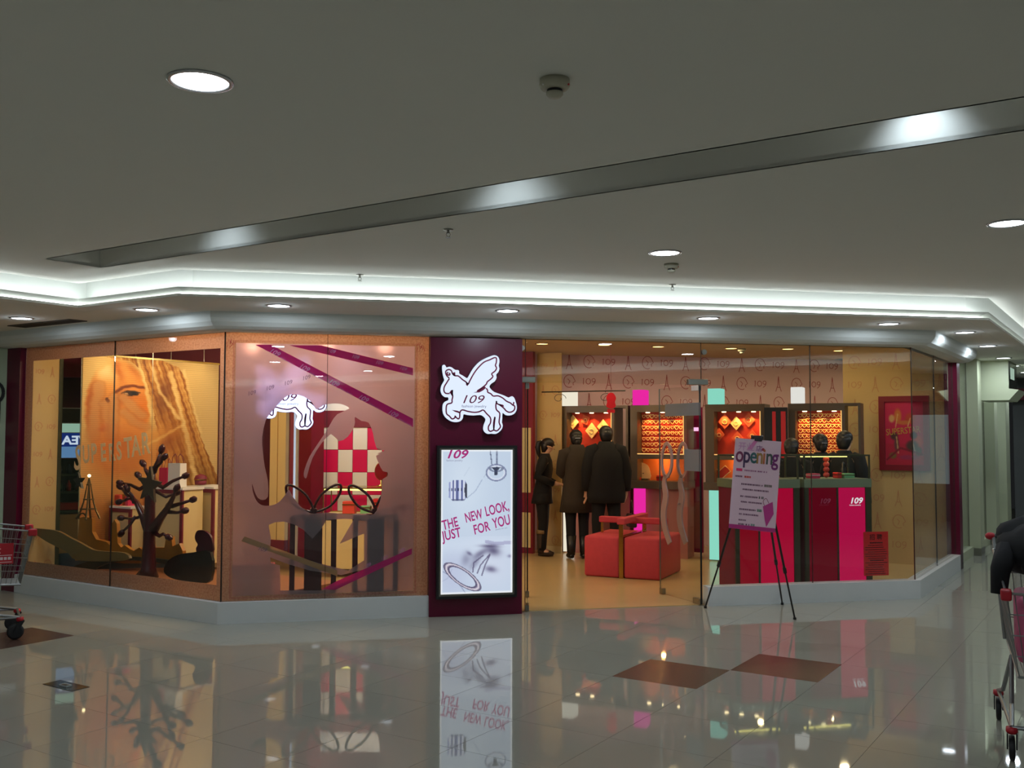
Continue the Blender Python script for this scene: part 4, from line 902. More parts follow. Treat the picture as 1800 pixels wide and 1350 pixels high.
MB().b(-.49, .49, -.004, 0, .13, .30).build('name_panel', emit('blue_panel', (26, 60, 150), .45), sg); MB().b(-.49, .49, -.004, 0, .31, .42).build('lamp_panel', emit('pale_panel', (190, 236, 210), .5), sg); MB().b(-.49, .49, -.004, 0, .43, .61).build('dark_panel', mat('dark_shelf_panel', (40, 40, 36), .5), sg)
for s3 in (-.46, .46): MB().cyl((s3, .03, .62), (s3, .03, SHC-1.32), .006, n=6).build('hanger_rod', M_steel, sg)
text('lettering', 'NIVEA', .15, emit('white_letters', (220, 235, 255), .8), sg, (.40, -.006, .16), 0, 0, 0, 1.1, flip=True, bold=.005)

# ================================================================== FROSTED WINDOW DISPLAY
horse_sign('horse_sign', 'lit white winged horse sign reading 109 hanging behind the frosted film', FM, .50, -328, -3, .93, .05, emit('sign_bluewhite', (196, 204, 255), 2.4), 0)
hs = [o for o in COL.objects if o.name.startswith('horse_sign')][-1]
MB().cyl((-.15, -.02, .62), (-.15, -.02, SHC-hs.location.z), .003, n=6).build('suspension_wire', M_steel, hs); MB().cyl((.2, -.02, .75), (.2, -.02, SHC-hs.location.z), .003, n=6).build('suspension_wire', M_steel, hs)
# gift box frames
def gift_frame(label, px0, px1, pyt, pyb, off):
    x0, z1 = FM.lp(px0, pyt, off); x1, z0 = FM.lp(px1, pyb, off); z0 = max(z0, .006); Wg, Hg = x1-x0, z1-z0
    t = thing('gift_box_frame', label, 'display frame', FM.w((x0+x1)/2, off, z0), 0, 'gift box frames with bows'); w2 = Wg/2; dp = .05
    for x in (-w2, w2-.045): MB().b(x, x+.045, -dp, dp, 0, Hg).build('side_post', M_darkred, t)
    for z in (0, Hg-.055): MB().b(-w2+.045, w2-.045, -dp, dp, z, z+.055).build('cross_rail', M_darkred, t)
    MB().b(-.075, .075, -dp-.004, dp+.004, .0, Hg+.003).build('ribbon_band', M_darkred, t)
    MB().bb(-.03, .03, -.03, .03, Hg, Hg+.05, .008).build('bow_knot', M_darkred, t)
    for s in (-1, 1):
        loop = smooth_loop([(0, .02), (s*.06, .15), (s*.17, .235), (s*.235, .24), (s*.225, .16), (s*.15, .06), (s*.05, .015)], 4)
        MB().tube([(x, s*.02, Hg+z+.01) for x, z in loop], .0115, 8, True).build('bow_loop', M_darkred, t, True)
gift_frame('gift box frame with leaf bow on the left behind the frosted film', 510, 590, 904, 1047, .115)
gift_frame('gift box frame with leaf bow on the right behind the frosted film', 620, 698, 904, 1047, .115)
# furniture seen through the cut-out
def block(name, label, cat, px0, px1, pyt, pyb, dist, dep, m, rz=0, part='panel', group=None):
    a, b_ = at(px0, pyb, dist), at(px1, pyt, dist); z0 = max(a.z, .006); Wk = math.hypot(b_.x-a.x, b_.y-a.y); ang = math.atan2(b_.y-a.y, b_.x-a.x)
    t = thing(name, label, cat, (a.x, a.y, z0), ang, group); MB().b(0, Wk, 0, dep, 0, b_.z-z0).build(part, m, t); return t, Wk, b_.z-z0
t_, Wk, Hk = block('display_column', 'cream display column with a vertical joint behind the horse sign', 'column', 472, 504, 640, 966, 11.6, .25, M_cream)
MB().b(Wk*.5-.003, Wk*.5+.003, -.002, 0, 0, Hk).build('joint', M_gold, t_); MB().b(-.005, Wk+.005, -.01, .26, 0, .0001+.12).build('plinth', M_maroond, t_)
block('display_column', 'dark maroon column between the cream column and the white strip', 'column', 505, 512, 640, 980, 11.5, .04, M_maroond)
t_, Wk, Hk = block('light_strip', 'tall white light strip left of the checkered panel', 'light', 512.5, 522, 640, 975, 11.55, .04, M_white); MB().b(.006, Wk-.006, -.004, 0, .0, Hk).build('lit_face', emit('strip_glow', (214, 222, 240), .8), t_)
block('display_column', 'wide dark maroon column left of the checkered panel', 'column', 523, 549, 640, 985, 11.35, .2, mat('maroon_gloss', (104, 8, 40), .25))
# checkered wall panel, each square a piece
cw0, cw1 = at(550, 860, 11.7), at(676, 750, 11.7); cw_ang = math.atan2(cw1.y-cw0.y, cw1.x-cw0.x)
ck = thing('checkered_panel', 'pink and white checkered back panel behind the frosted window', 'wall panel', (cw0.x, cw0.y, 0.006), cw_ang)
LW = math.hypot(cw1.x-cw0.x, cw1.y-cw0.y); sq = LW*26/126; r0 = at(600, 752, 11.7).z; rh = r0-at(600, 791.5, 11.7).z
MB().b(0, LW, .012, .05, 0, r0+.02).build('backing', M_maroond, ck)
for r_ in range(5):
    for c_ in range(-1, 5):
        x0 = max(0, 18/126*LW+c_*sq); x1 = min(LW, 18/126*LW+(c_+1)*sq)
        if x1-x0 < .02: continue
        wh = (r_+c_) % 2 == 0
        o = MB().bb(x0+.002, x1-.002, -.006, .012, r0-(r_+1)*rh+.002, r0-r_*rh-.002, .003).build('checker_square', M_white if wh else M_magenta, ck)
block('wall_panel', 'white panel above the maroon beam behind the frosted window', 'panel', 551, 676, 690, 722, 11.74, .05, M_white)[0].rotation_euler = (0, 0, cw_ang)
block('display_column', 'maroon beam above the checkered panel', 'beam', 551, 676, 722, 751, 11.72, .05, M_maroond)[0].rotation_euler = (0, 0, cw_ang)
# low brass counter with items in front of checkered panel
ct, Wc, Hc = block('glass_counter', 'brass edged glass counter with red trays below the checkered panel', 'counter', 566, 672, 905, 1000, 11.0, .4, M_cream, part='base')
frame_mb(0, Wc, Hc, Hc+.30, .012, 0, .012).build('front_frame', M_gold, ct); frame_mb(0, Wc, Hc, Hc+.30, .012, .388, .40).build('rear_frame', M_gold, ct)
MB().b(0, Wc, 0, .40, Hc+.30, Hc+.308).build('glass_top', M_caseglass, ct); MB().b(.015, Wc-.015, .004, .02, Hc+.27, Hc+.295).build('light_bar', emit('yellow_bar', (255, 240, 130), 2.5), ct)
def on_counter(nm, lab, cat, u, w_, h_, m, dy=.1):
    P = ct.matrix_basis @ Vector((Wc*u, dy, Hc)); t = thing(nm, lab, cat, P, ct.rotation_euler.z); b_ = MB().bb(-w_/2, w_/2, 0, .12, 0.001, h_, .005).build('box_body', m, t)
    MB().b(-w_/2-.003, w_/2+.003, -.003, .123, h_*.7, h_*.7+.012).build('lid_edge', M_gold, t)
on_counter('jewelry_tray', 'orange red jewelry tray in the brass edged counter', 'tray', .40, .14, .14, mat('coral_red', (214, 66, 52)))
on_counter('jewelry_box', 'green jewelry box in the brass edged counter', 'box', .68, .11, .09, mat('mint_box', (120, 180, 130), .5)); on_counter('jewelry_box', 'red jewelry box at the right end of the brass edged counter', 'box', .9, .12, .17, mat('red_box', (190, 30, 34), .5))
P = ct.matrix_basis @ Vector((Wc*.92, .2, Hc+.31)); mr = thing('oval_mirror', 'oval dark red mirror on a brass foot above the counter', 'mirror', P, 0)
MB().lathe([(.05, 0), (.045, .012), (.01, .02), (.008, .08)], 16).build('foot', M_gold, mr, True)
mo = MB(); pr = [(.07*math.cos(a), .17+.10*math.sin(a)) for a in [2*math.pi*i/24 for i in range(24)]]; mo.prism(pr, -.008, .008); mo.build('disc', mat('mirror_red', (120, 16, 30), .1, spec=.8), mr); MB().tube([(x, 0, z) for x, z in pr], .006, 6, True).build('rim', M_gold, mr, True)
# red plush and white card bottom left of the film
pl_x, pl_z = FM.lp(445, 1000, .25); wc = thing('display_card', 'pale card standing behind the lower left corner of the frosted film', 'card', FM.w(pl_x, .28, .006), 0)
cwid = FM.lp(490, 1000, .25)[0]-FM.lp(421, 1000, .25)[0]; MB().bb(-cwid/2, cwid/2, -.05, .05, 0, FM.lp(445, 1008, .25)[1], .006).build('card_box', mat('pale_card', (176, 170, 146), .6), wc); MB().bb(-cwid/2-.01, cwid/2+.02, -.08, .05, FM.lp(445, 1008, .25)[1], FM.lp(445, 992, .25)[1], .01).build('red_lid', M_maroond, wc)
lp_ = at(612, 700, 11.1); lamp('panel_fill', 'POINT', (lp_.x, lp_.y, 2.45), 22, (226, 236, 255), .05)  # added cool fill lamp that whitens the checkered panel, no fixture there
for x, z, lab in ((.2, 2.60, 'left'), (.9, 2.62, 'middle'), (1.45, 2.62, 'right')):
    lamp('window_spot', 'POINT', FM.w(x, .8, z-.15), 34, (255, 222, 176), .05)

# ================================================================== INSIDE, BEYOND THE DOOR
def motif_sheet(nx_, nz_, w_, h_, seed, y):
    """wallpaper line print: towers, heads and the house number"""
    m_ = MB(); rnd = random.Random(seed); sx = w_/nx_; sz = h_/nz_
    for i in range(nx_):
        for j in range(nz_):
            cx, cz_ = (i+.5)*sx, (j+.5)*sz; k = (i+j*2) % 3; q = min(sx, sz)*.4; W_ = .009
            if k == 0:
                m_.stroke([(cx-q*.4, cz_-q), (cx-q*.12, cz_-q*.2), (cx, cz_+q)], W_, y, y+.0006); m_.stroke([(cx+q*.4, cz_-q), (cx+q*.12, cz_-q*.2), (cx, cz_+q)], W_, y, y+.0006); m_.stroke([(cx-q*.25, cz_-q*.45), (cx+q*.25, cz_-q*.45)], W_, y, y+.0006)
            elif k == 1:
                m_.stroke([(cx+q*.7*math.cos(a), cz_+q*.8*math.sin(a)) for a in [.6+4.6*t/12 for t in range(13)]], W_, y, y+.0006); m_.stroke([(cx+q*.55, cz_+q*.45), (cx+q*.8, cz_), (cx+q*.5, cz_-q*.2), (cx+q*.55, cz_-q*.5)], W_, y, y+.0006); m_.stroke([(cx-q*.2, cz_+q*.3), (cx+q*.1, cz_), (cx-q*.1, cz_-q*.4)], W_, y, y+.0006)
            else:
                m_.stroke([(cx-q*.8, cz_+q*.3), (cx-q*.7, cz_+q*.4), (cx-q*.75, cz_-q*.4)], W_, y, y+.0006); m_.stroke([(cx-q*.1+q*.3*math.cos(a), cz_+q*.35*math.sin(a)) for a in [2*math.pi*t/12 for t in range(13)]], W_, y, y+.0006); m_.stroke([(cx+q*.6+q*.22*math.cos(a), cz_+q*.15+q*.22*math.sin(a)) for a in [2*math.pi*t/10 for t in range(11)]], W_, y, y+.0006); m_.stroke([(cx+q*.82, cz_+q*.1), (cx+q*.75, cz_-q*.2), (cx+q*.4, cz_-q*.5)], W_, y, y+.0006)
    return m_
M_faint = mat('faint_wallpaper_ink', (196, 146, 104), .8)
def wallpaper(parent, nx_, nz_, w_, h_, seed, loc, y=-.0015):
    o = motif_sheet(nx_, nz_, w_, h_, seed, y).build('wallpaper_print', M_print if parent is wb else M_faint, parent); o.location = loc; o['kind'] = 'stuff'; o['label'] = 'repeating line print of towers, heads and 109'; return o
wallpaper(wb, 17, 3, 5.0, .85, 1, (2.95, YB, 1.95)); wallpaper(wt, 5, 9, 1.28, 2.6, 2, (.02, 0, .1)); wallpaper(wall_tan_left, 2, 9, TWL-.02, 2.6, 3, (.01, 0, .1))

# maroon end pillar left of the displays
t_, Wk, Hk = block('end_pillar', 'maroon pillar with cream panels at the left end of the shop wall', 'pillar', 905, 937, 618, 972, 13.36, .06, mat('crimson_wall', (128, 10, 38), .5))
for z0, z1 in ((.08, .55), (.82, 1.70)): MB().b(.02, Wk-.03, -.012, 0, z0, z1).build('cream_panel', M_cream, t_)
t_, Wk, Hk = block('wall_panel', 'tan patterned wall panel behind the woman with boots', 'panel', 944, 987, 620, 972, 13.42, .02, M_tan)
wallpaper(t_, 2, 8, Wk, Hk, 4, (0, 0, 0))
MB().b(0, Wk, -.01, 0, 0, .09).build('skirting', M_cream, t_)

# ---- lit wall displays
M_redback = mat('orange_red_velvet', (186, 46, 26), .7); M_orange = mat('orange_velvet', (226, 128, 66), .7)
M_base = mat('rose_base', (176, 112, 104), .6)
M_puck = emit('puck_lamp', (255, 226, 170), 6)
GW = (255, 178, 96)
def disp(i, wx0, wx1, fx0, fx1, pil_px, rgb, pil_es, ptop):
    """wall display: base with glowing pillar, counter, low case, lit upper case, glowing cube on top"""
    names = ('leftmost', 'second', 'third', 'rightmost')
    x0 = FD.lp(fx0, 800)[0]; x1 = FD.lp(fx1, 800)[0]; a0 = FD.lp(wx0, 760)[0]; a1 = FD.lp(wx1, 760)[0]
    t = thing('wall_display', '%s lit jewelry wall display along the shop back wall' % names[i], 'display case', FD.w(x0, 0, .006), FD.rz, 'lit jewelry wall displays')
    Wd = x1-x0; A0, A1 = a0-x0, a1-x0; dp = .38
    zc0, zc1, zl1, zu0, zu1, ztop = .90, 1.0, 1.29, 1.35, 1.91, 2.0
    MB().b(.02, Wd, .05, dp, 0, zc0).build('base_panel', M_base, t)
    MB().b(-.02, Wd+.02, -.03, dp, zc0, zc1).build('counter_slab', M_greyfr, t)
    fr_m = MB(); fr_m.b(0, A0, 0, dp, zc1, ztop); fr_m.b(A1, A1+.035, 0, dp, zc1, ztop); fr_m.b(A0, A1, 0, dp, zu1, ztop); fr_m.b(A0, A1, 0, dp, zl1, zu0)
    if A1+.035 < Wd: fr_m.b(Wd-.03, Wd, 0, dp, zc1, ztop); fr_m.b(A1+.035, Wd-.03, 0, dp, ztop-.03, ztop)
    fr_m.build('frame', M_greyfr, t)
    MB().b(A0, A1, .20, .22, zu0, zu1).build('upper_back', M_redback, t); MB().b(A0, A1, .26, .28, zc1, zl1).build('lower_back', M_orange, t)
    MB().b(A1-.012, A1, .0, .20, zu0, zu1).build('edge_light', emit('edge_glow', (255, 190, 110), 1.3), t)
    MB().b(A0, A1, 0, .006, zu0, zu0+.012).build('sill_light', emit('edge_glow', (255, 190, 110), 1.3), t)
    for k in range(3):
        x = A0+(A1-A0)*(.18+.32*k); MB().lathe([(.028, zu1-.0005), (.028, zu1-.012), (.0001, zu1-.013)], 14, (x, .11, 0)).build('puck_light', M_puck, t)
        P = FD.w(x0+x, .09, .006+zu1-.02); l = lamp('display_spot', 'SPOT', P, 9.0, GW, .02, None, cone=1.5, blend=.7); aim(l, FD.w(x0+x, .2, zu0+.22))
    P = FD.w(x0+(A0+A1)/2, .10, zl1-.02); lamp('case_spot', 'POINT', P, 2.6, GW, .03)
    MB().b(A0, A1, .0, .003, zu0, zu1).build('upper_glass', M_caseglass, t); MB().b(A0, A1, .0, .003, zc1, zl1).build('lower_glass', M_caseglass, t)
    pm = emit('pillar_%d' % i, rgb, pil_es); p0, p1 = [FD.lp(p, 880)[0]-x0 for p in pil_px]
    pb = MB().b(p0, p1, -.02, .05, 0.02, zc0-.002).build('pillar_light', pm, t)
    c0, c1 = [FD.lp(p, 700)[0]-x0 for p in (pil_px[0]-3, pil_px[1])]
    MB().bb(c0, c1, -.01, .20, ztop, ztop+.205, .008).build('cube_light', pm, t)
    if A1+.035 < Wd-.05: MB().b(A1+.035, Wd-.03, .02, .024, zc1, ztop-.03).build('side_glass', M_caseglass, t)
    return t, x0, A0, A1, zu0, zu1, zc1, zl1
U = [disp(0, 996, 1075, 988, 1104, (991, 1007), (236, 228, 206), 1.0, 0), disp(1, 1120, 1202, 1108, 1206, (1115, 1133), (232, 40, 160), 1.0, 0),
     disp(2, 1255, 1337, 1240, 1345, (1247, 1268), (150, 232, 210), .9, 0), disp(3, 1398, 1480, 1386, 1514, (1393, 1411), (236, 232, 226), 1.0, 0)]
M_gem = mat('gold_jewelry', (255, 226, 160), .3); M_bd = mat('velvet_board', (206, 92, 60), .7); M_bdl = mat('cream_board', (240, 206, 150), .6)
# diamond shaped boards
def board(u_, px, py, r, m, rot, lab, n_):
    t, x0, A0, A1, zu0, zu1, zc1, zl1 = U[u_]; x, z = FD.lp(px, py, .16); r = max(r, .05)
    o = thing('diamond_board', lab, 'jewelry board', FD.w(x, .165, z-r), FD.rz, 'diamond shaped jewelry boards')
    MB().prism([(r*math.cos(rot+math.pi/2*k)*.85, r+r*math.sin(rot+math.pi/2*k)) for k in range(4)], -.008, .008).build('board', m, o)
    MB().tube([(r*.28*math.cos(a), -.012, r*.95+r*.28*math.sin(a)) for a in [2*math.pi*k/12 for k in range(12)]], .004, 5, True).build('ring', M_gem, o, True)
for k, (px, py, r, m, rot, lab) in enumerate(((1007,742,.10,M_bdl,0,'bright diamond board at the top left of the leftmost display'), (1003,764,.08,M_bd,.5,'tilted orange diamond board at the lower left of the leftmost display'), (1029,738,.08,M_bd,.4,'tilted orange diamond board in the upper middle of the leftmost display'),
    (1040,757,.11,M_bdl,0,'bright diamond board above the woman with the hair clip'), (1060,750,.10,M_bdl,0,'bright diamond board at the right of the leftmost display'))): board(0, px, py, r, m, rot, lab, k)
for k, (px, py, r, m, rot, lab) in enumerate(((1294,744,.09,M_bdl,0,'bright cream diamond board in the middle of the third display'), (1274,741,.10,M_bd,0,'orange diamond board left of the bright one in the third display'), (1264,764,.085,M_bd,0,'orange diamond board at the lower left of the third display'), (1296,770,.09,M_bd,0,'orange diamond board below the bright one in the third display'), (1316,738,.095,M_bd,0,'orange diamond board at the upper right of the third display'), (1322,766,.08,M_bd,0,'orange diamond board at the lower right of the third display'))): board(2, px, py, r, m, rot, lab, k)
# small pendants in rows
hp = smooth_loop([(0, -.022), (.018, -.002), (.021, .012), (.011, .020), (0, .012), (-.011, .020), (-.021, .012), (-.018, -.002)], 2)
me_h = MB().tube([(x, 0, z) for x, z in hp], .0042, 5, True).mesh('heart_pendant', M_gem, True)
for u_, lab, rows in ((1, 'small gold heart pendant in the rows of the second wall display', 7), (3, 'small gold heart pendant in the rows of the rightmost wall display', 8)):
    t, x0, A0, A1, zu0, zu1, zc1, zl1 = U[u_]
    for r_ in range(rows):
        for c_ in range(11):
            o = bpy.data.objects.new('heart_pendant', me_h); link(o); o.location = FD.w(x0+A0+.035+(A1-A0-.07)*c_/10, .188, zu0+.06+(zu1-zu0-.11)*r_/(rows-1)); o.rotation_euler = (0, 0, FD.rz)
            s_ = 1.0+.25*((r_*7+c_*3) % 4 == 0); o.scale = (s_, 1, s_); tag(o, lab, 'pendant', 'heart pendants in the ' + ('second' if u_ == 1 else 'rightmost') + ' wall display')
# things in the low cases
def small_box(lab, u_, px, py, w_, h_, m, lid=None, off=.1):
    x, z = FD.lp(px, py, off); t = thing('jewelry_box', lab, 'jewelry box', FD.w(x, off, 1.007), FD.rz)
    MB().bb(-w_/2, w_/2, 0, .07, 0, h_, .004).build('box_body', m, t)
    if lid: MB().bb(-w_/2, w_/2, .06, .075, h_, h_+.05, .003).build('open_lid', lid, t)
    else: MB().b(-w_/2-.002, w_/2+.002, -.002, .072, h_*.55, h_*.55+.006).build('lid_seam', M_gold, t)
small_box('open black and red ring box in the low case of the second display', 1, 1120, 838, .07, .04, mat('red_box', (190, 30, 34)), M_black)
small_box('taupe flat jewelry box in the low case of the second display', 1, 1133, 842, .10, .025, M_greyfr); small_box('red jewelry box in the low case of the second display', 1, 1160, 838, .10, .07, mat('red_box', (190, 30, 34)))
x, z = FD.lp(1127, 843, .2); t = thing('photo_card', 'arched photo card in the low case of the second display', 'card', FD.w(x, .2, 1.007), FD.rz)
MB().prism(smooth_loop([(-.12, 0), (.12, 0), (.125, .12), (.09, .20), (0, .235), (-.09, .20), (-.125, .12)], 2), -.004, .004).build('card', mat('photo_cream', (244, 210, 160), .6), t); MB().prism([(-.03, .09), (-.01, .09), (-.01, .1), (-.03, .1)], -.006, -.004).prism([(.02, .085), (.04, .085), (.04, .095), (.02, .095)], -.006, -.004).build('printed_marks', M_greyfr, t)
x, z = FD.lp(1264, 843, .15); t = thing('heart_display', 'orange heart shaped display frame in the low case of the third display', 'heart display', FD.w(x, .15, 1.007), FD.rz)
hh = [(0, .01), (.15, .14), (.08, .21), (0, .14), (-.08, .21), (-.15, .14)]
MB().tube([(x_, 0, z_) for x_, z_ in hh], .008, 6, True).build('frame_edge', M_bdl, t); MB().prism(hh, -.003, .003).build('heart_panel', M_redback, t)
# red and magenta panels between displays
t_, Wk, Hk = block('divider_panel', 'magenta divider panel between the second and third display', 'panel', 1208, 1234, 716, 970, 13.2, .04, mat('plum_panel', (140, 14, 74), .35))
MB().b(.03, Wk-.05, -.01, 0, Hk-.32, Hk-.27).build('light_bar', emit('pink_bar', (255, 190, 230), 1.2), t_)
t_, Wk, Hk = block('divider_panel', 'dark divider with red panel between the third and rightmost display', 'panel', 1346, 1384, 716, 990, 12.0, .05, M_black)
for u0, u1 in ((.35, .5), (.72, .92)): MB().b(Wk*u0, Wk*u1, -.01, 0, Hk-.62, Hk-.05).build('red_panel', mat('red_lacquer_glow', (176, 22, 26), .4, emis=(176, 22, 26), es=.25), t_)  # red panels have a faint glow put into the material
sl_ = None
# rail, ornament, fascia scroll
ro = at(1020, 688, 12.85); rail = thing('curtain_rail', 'thin dark rail with scroll brackets above the leftmost display', 'rail', (ro.x, ro.y, ro.z), FD.rz)
MB().cyl((-.55, 0, 0), (.62, 0, 0), .008, n=8).build('bar', M_black, rail)
for x in (-.30, .35):
    MB().tube([(x+.10*math.cos(a)*(1-a/9), 0, -.09+.07*math.sin(a)*(1-a/9)) for a in [k*.45 for k in range(16)]], .004, 5).build('scroll', M_black, rail); MB().cyl((x, 0, 0), (x, 0, -.02), .004, n=6).build('hook', M_black, rail)
P = at(1074, 705, 12.6); orn = thing('hanging_ornament', 'red paper knot ornament hanging above the leftmost display', 'ornament', (P.x, P.y, P.z-.1), 0)
MB().prism(smooth_loop([(0, 0), (.06, .03), (.05, .09), (.065, .14), (.03, .20), (-.03, .20), (-.06, .14), (-.05, .09), (-.06, .03)], 3), -.01, .01).build('paper_body', mat('festival_red', (206, 16, 46), .5), orn); MB().b(-.05, .05, -.006, .006, -.05, -.005).build('tassel', mat('festival_red', (206, 16, 46)), orn); MB().cyl((0, 0, .2), (0, 0, SHC-P.z+.1), .002, n=5).build('thread', M_maroond, orn)

# ---- ottoman with strap and bar
M_plush = mat('red_plush', (190, 62, 70), .9, noise=(18, .12), bump=(60, .3))
oz = math.radians(-37); oc = Vector((3.86, 10.30)); ot = thing('ottoman', 'square red plush ottoman with brass strap in the doorway', 'ottoman', (oc.x, oc.y, .006), oz)
# near corner at origin: seat runs to local -x and +y
for x0, x1 in ((-.90, -.47), (-.43, 0)): MB().bb(x0, x1, 0, .86, .0, .46, .03).build('seat_half', M_plush, ot, True)
MB().b(-.475, -.425, -.012, 0, .0, .66).build('front_strap', M_gold, ot); MB().b(-.475, -.425, .86, .872, .0, .66).build('back_strap', M_gold, ot)
MB().b(-.475, -.425, -.012, .872, .46, .468).build('top_strap', M_gold, ot)
MB().bb(-.495, -.405, -.03, .89, .60, .67, .012).build('cross_bar', M_plush, ot); MB().bb(-.86, -.04, .39, .47, .58, .65, .012).build('cross_bar', M_plush, ot)
for x in (-.84, -.08): MB().b(x, x+.02, .41, .45, .46, .58).build('bar_post', M_gold, ot)

# ---- pink glowing counters right behind the glass
M_pk = [emit('pink_panel_%d' % k, c_, e_) for k, (c_, e_) in enumerate((((176, 8, 40), .42), ((196, 6, 60), .62), ((130, 4, 34), .4), ((210, 16, 84), .62)))]
M_slabg = mat('pale_green_slab', (112, 122, 96), .4)
def counter(label, px0, px1, split, pm, yy):
    f = Fr(XL, Y0+yy, 0); x0 = f.lp(px0, 900)[0]; x1 = f.lp(px1, 900)[0]; xs_ = f.lp(split, 900)[0]
    t = thing('glass_counter', label, 'counter', f.w(x0, 0, .006), 0, 'pink glowing glass counters'); Wc = x1-x0; S_ = xs_-x0; D_ = .42
    z1 = f.lp(1450, 858)[1]; z2 = f.lp(1450, 843)[1]; z3 = f.lp(1450, 803)[1]
    MB().b(.01, Wc-.01, .01, D_, 0, z1).build('body', M_maroond, t)
    MB().b(.05, S_-.012, -.004, .01, .02, z1-.004).build('lit_panel', pm[0], t); MB().b(S_+.012, Wc-.07, -.004, .01, .02, z1-.004).build('lit_panel', pm[1], t)
    for xx, w_ in ((0, .045), (Wc-.065, .065)): MB().b(xx, xx+w_, -.012, .012, 0, z1).build('corner_post', M_greenpost, t)
    MB().b(S_-.010, S_+.010, -.008, .01, 0, z1).build('joint', M_greenpost, t)
    MB().b(-.005, Wc+.005, -.012, D_+.005, z1, z2).build('slab', M_slabg, t)
    for xx in (0, Wc-.016):
        for y_ in (0, D_-.016): MB().b(xx, xx+.016, y_, y_+.016, z2, z3).build('case_post', M_greenpost, t)
    for y_ in (0, D_-.016): MB().b(0, Wc, y_, y_+.016, z3, z3+.016).build('top_rail', M_greenpost, t)
    for xx in (0, Wc-.016): MB().b(xx, xx+.016, .016, D_-.016, z3, z3+.016).build('top_rail', M_greenpost, t)
    MB().b(.016, Wc-.016, .004, .008, z2, z3).build('front_glass', M_caseglass, t); MB().b(.016, Wc-.016, .016, D_-.016, z3+.006, z3+.012).build('top_glass', M_caseglass, t)
    MB().b(.04, Wc*.75, D_*.3, D_*.3+.02, z3-.012, z3).build('light_bar', emit('yellow_bar', (255, 240, 130), 2.5), t)
    P = f.w(x0+Wc*.5, .2, z3-.06); lamp('case_spot', 'POINT', P, 1.0, (255, 226, 160), .03)
    return t, x0, Wc, z1, z2, z3, f
CA = counter('pink glowing glass counter behind the easel', 1292, 1405, 1334, (M_pk[0], M_pk[1]), .50)
CB = counter('pink glowing glass counter with white 109 left of the red notice', 1414, 1531, 1472, (M_pk[2], M_pk[3]), .48)
M_wl = emit('white_logo', (240, 240, 245), .9)
def clog(C, px, py, size, m):
    t, x0, Wc, z1, z2, z3, f = C; x, z = f.lp(px, py, -.004); text('lettering', '109', size, m, t, (x-x0, -.006, z), 0, 0, .25, 1.15, bold=.002)
    text('lettering', 'fashion jewelry', size*.23, m, t, (x-x0, -.006, z-size*.28), 0, 0, 0, 1.1)
clog(CB, 1493, 886, .085, M_wl); clog(CB, 1440, 886, .07, mat('dim_logo', (160, 60, 90), .5))
def ontop(C, nm, lab, cat, u, w_, h_, m, m2, dy=.12):
    t, x0, Wc, z1, z2, z3, f = C; q = thing(nm, lab, cat, f.w(x0+Wc*u, dy, .006+z2), 0); MB().bb(-w_/2, w_/2, 0, .10, 0.0005, h_, .004).build('box_body', m, q); MB().b(-w_/2-.002, w_/2+.002, -.002, .102, h_*.6, h_*.6+.006).build('lid_seam', m2, q); return q
M_hot = mat('hot_pink', (206, 40, 84)); M_mint = mat('mint_box', (120, 180, 130)); M_coral = mat('coral_red', (214, 66, 52))
ontop(CB, 'jewelry_box', 'hot pink jewelry box in the counter left of the red notice', 'jewelry box', .26, .11, .05, M_hot, M_white); ontop(CB, 'jewelry_box', 'mint green jewelry box in the counter left of the red notice', 'jewelry box', .78, .12, .05, M_mint, M_gold); ontop(CB, 'jewelry_box', 'small dark red jewelry box beside the mint green box', 'jewelry box', .63, .05, .06, mat('red_box', (190, 30, 34)), M_gold)
q = thing('bead_stack', 'stack of coral beads standing in the counter left of the red notice', 'bead stack', CB[6].w(CB[1]+CB[2]*.47, .18, .006+CB[4]), 0)
for k in range(4): MB().ball((0, 0, .035+k*.055), (.032, .032, .03)).build('bead', M_coral, q, True)
q = thing('figurine', 'small black figurine in the counter left of the red notice', 'figurine', CB[6].w(CB[1]+CB[2]*.80, .27, .006+CB[4]), 0)
MB().lathe([(.035, 0), (.03, .02), (.02, .05), (.03, .09), (.012, .12), (.022, .15), (.0001, .175)], 14).build('body', M_black, q, True); MB().tube([(.02, 0, .09), (.05, 0, .12), (.045, 0, .15)], .007, 6).build('arm', M_black, q, True)
q = thing('bead_bundle', 'bundle of red and white bead strings in the counter behind the easel', 'bead bundle', CA[6].w(CA[1]+CA[2]*.74, .16, .006+CA[4]), 0)
for k in range(4): MB().tube([(.035*math.cos(a), .035*math.sin(a), .018+.032*k) for a in [2*math.pi*i/14 for i in range(14)]], .014, 6, True).build('bead_string', (M_coral, M_white)[k % 2], q, True)
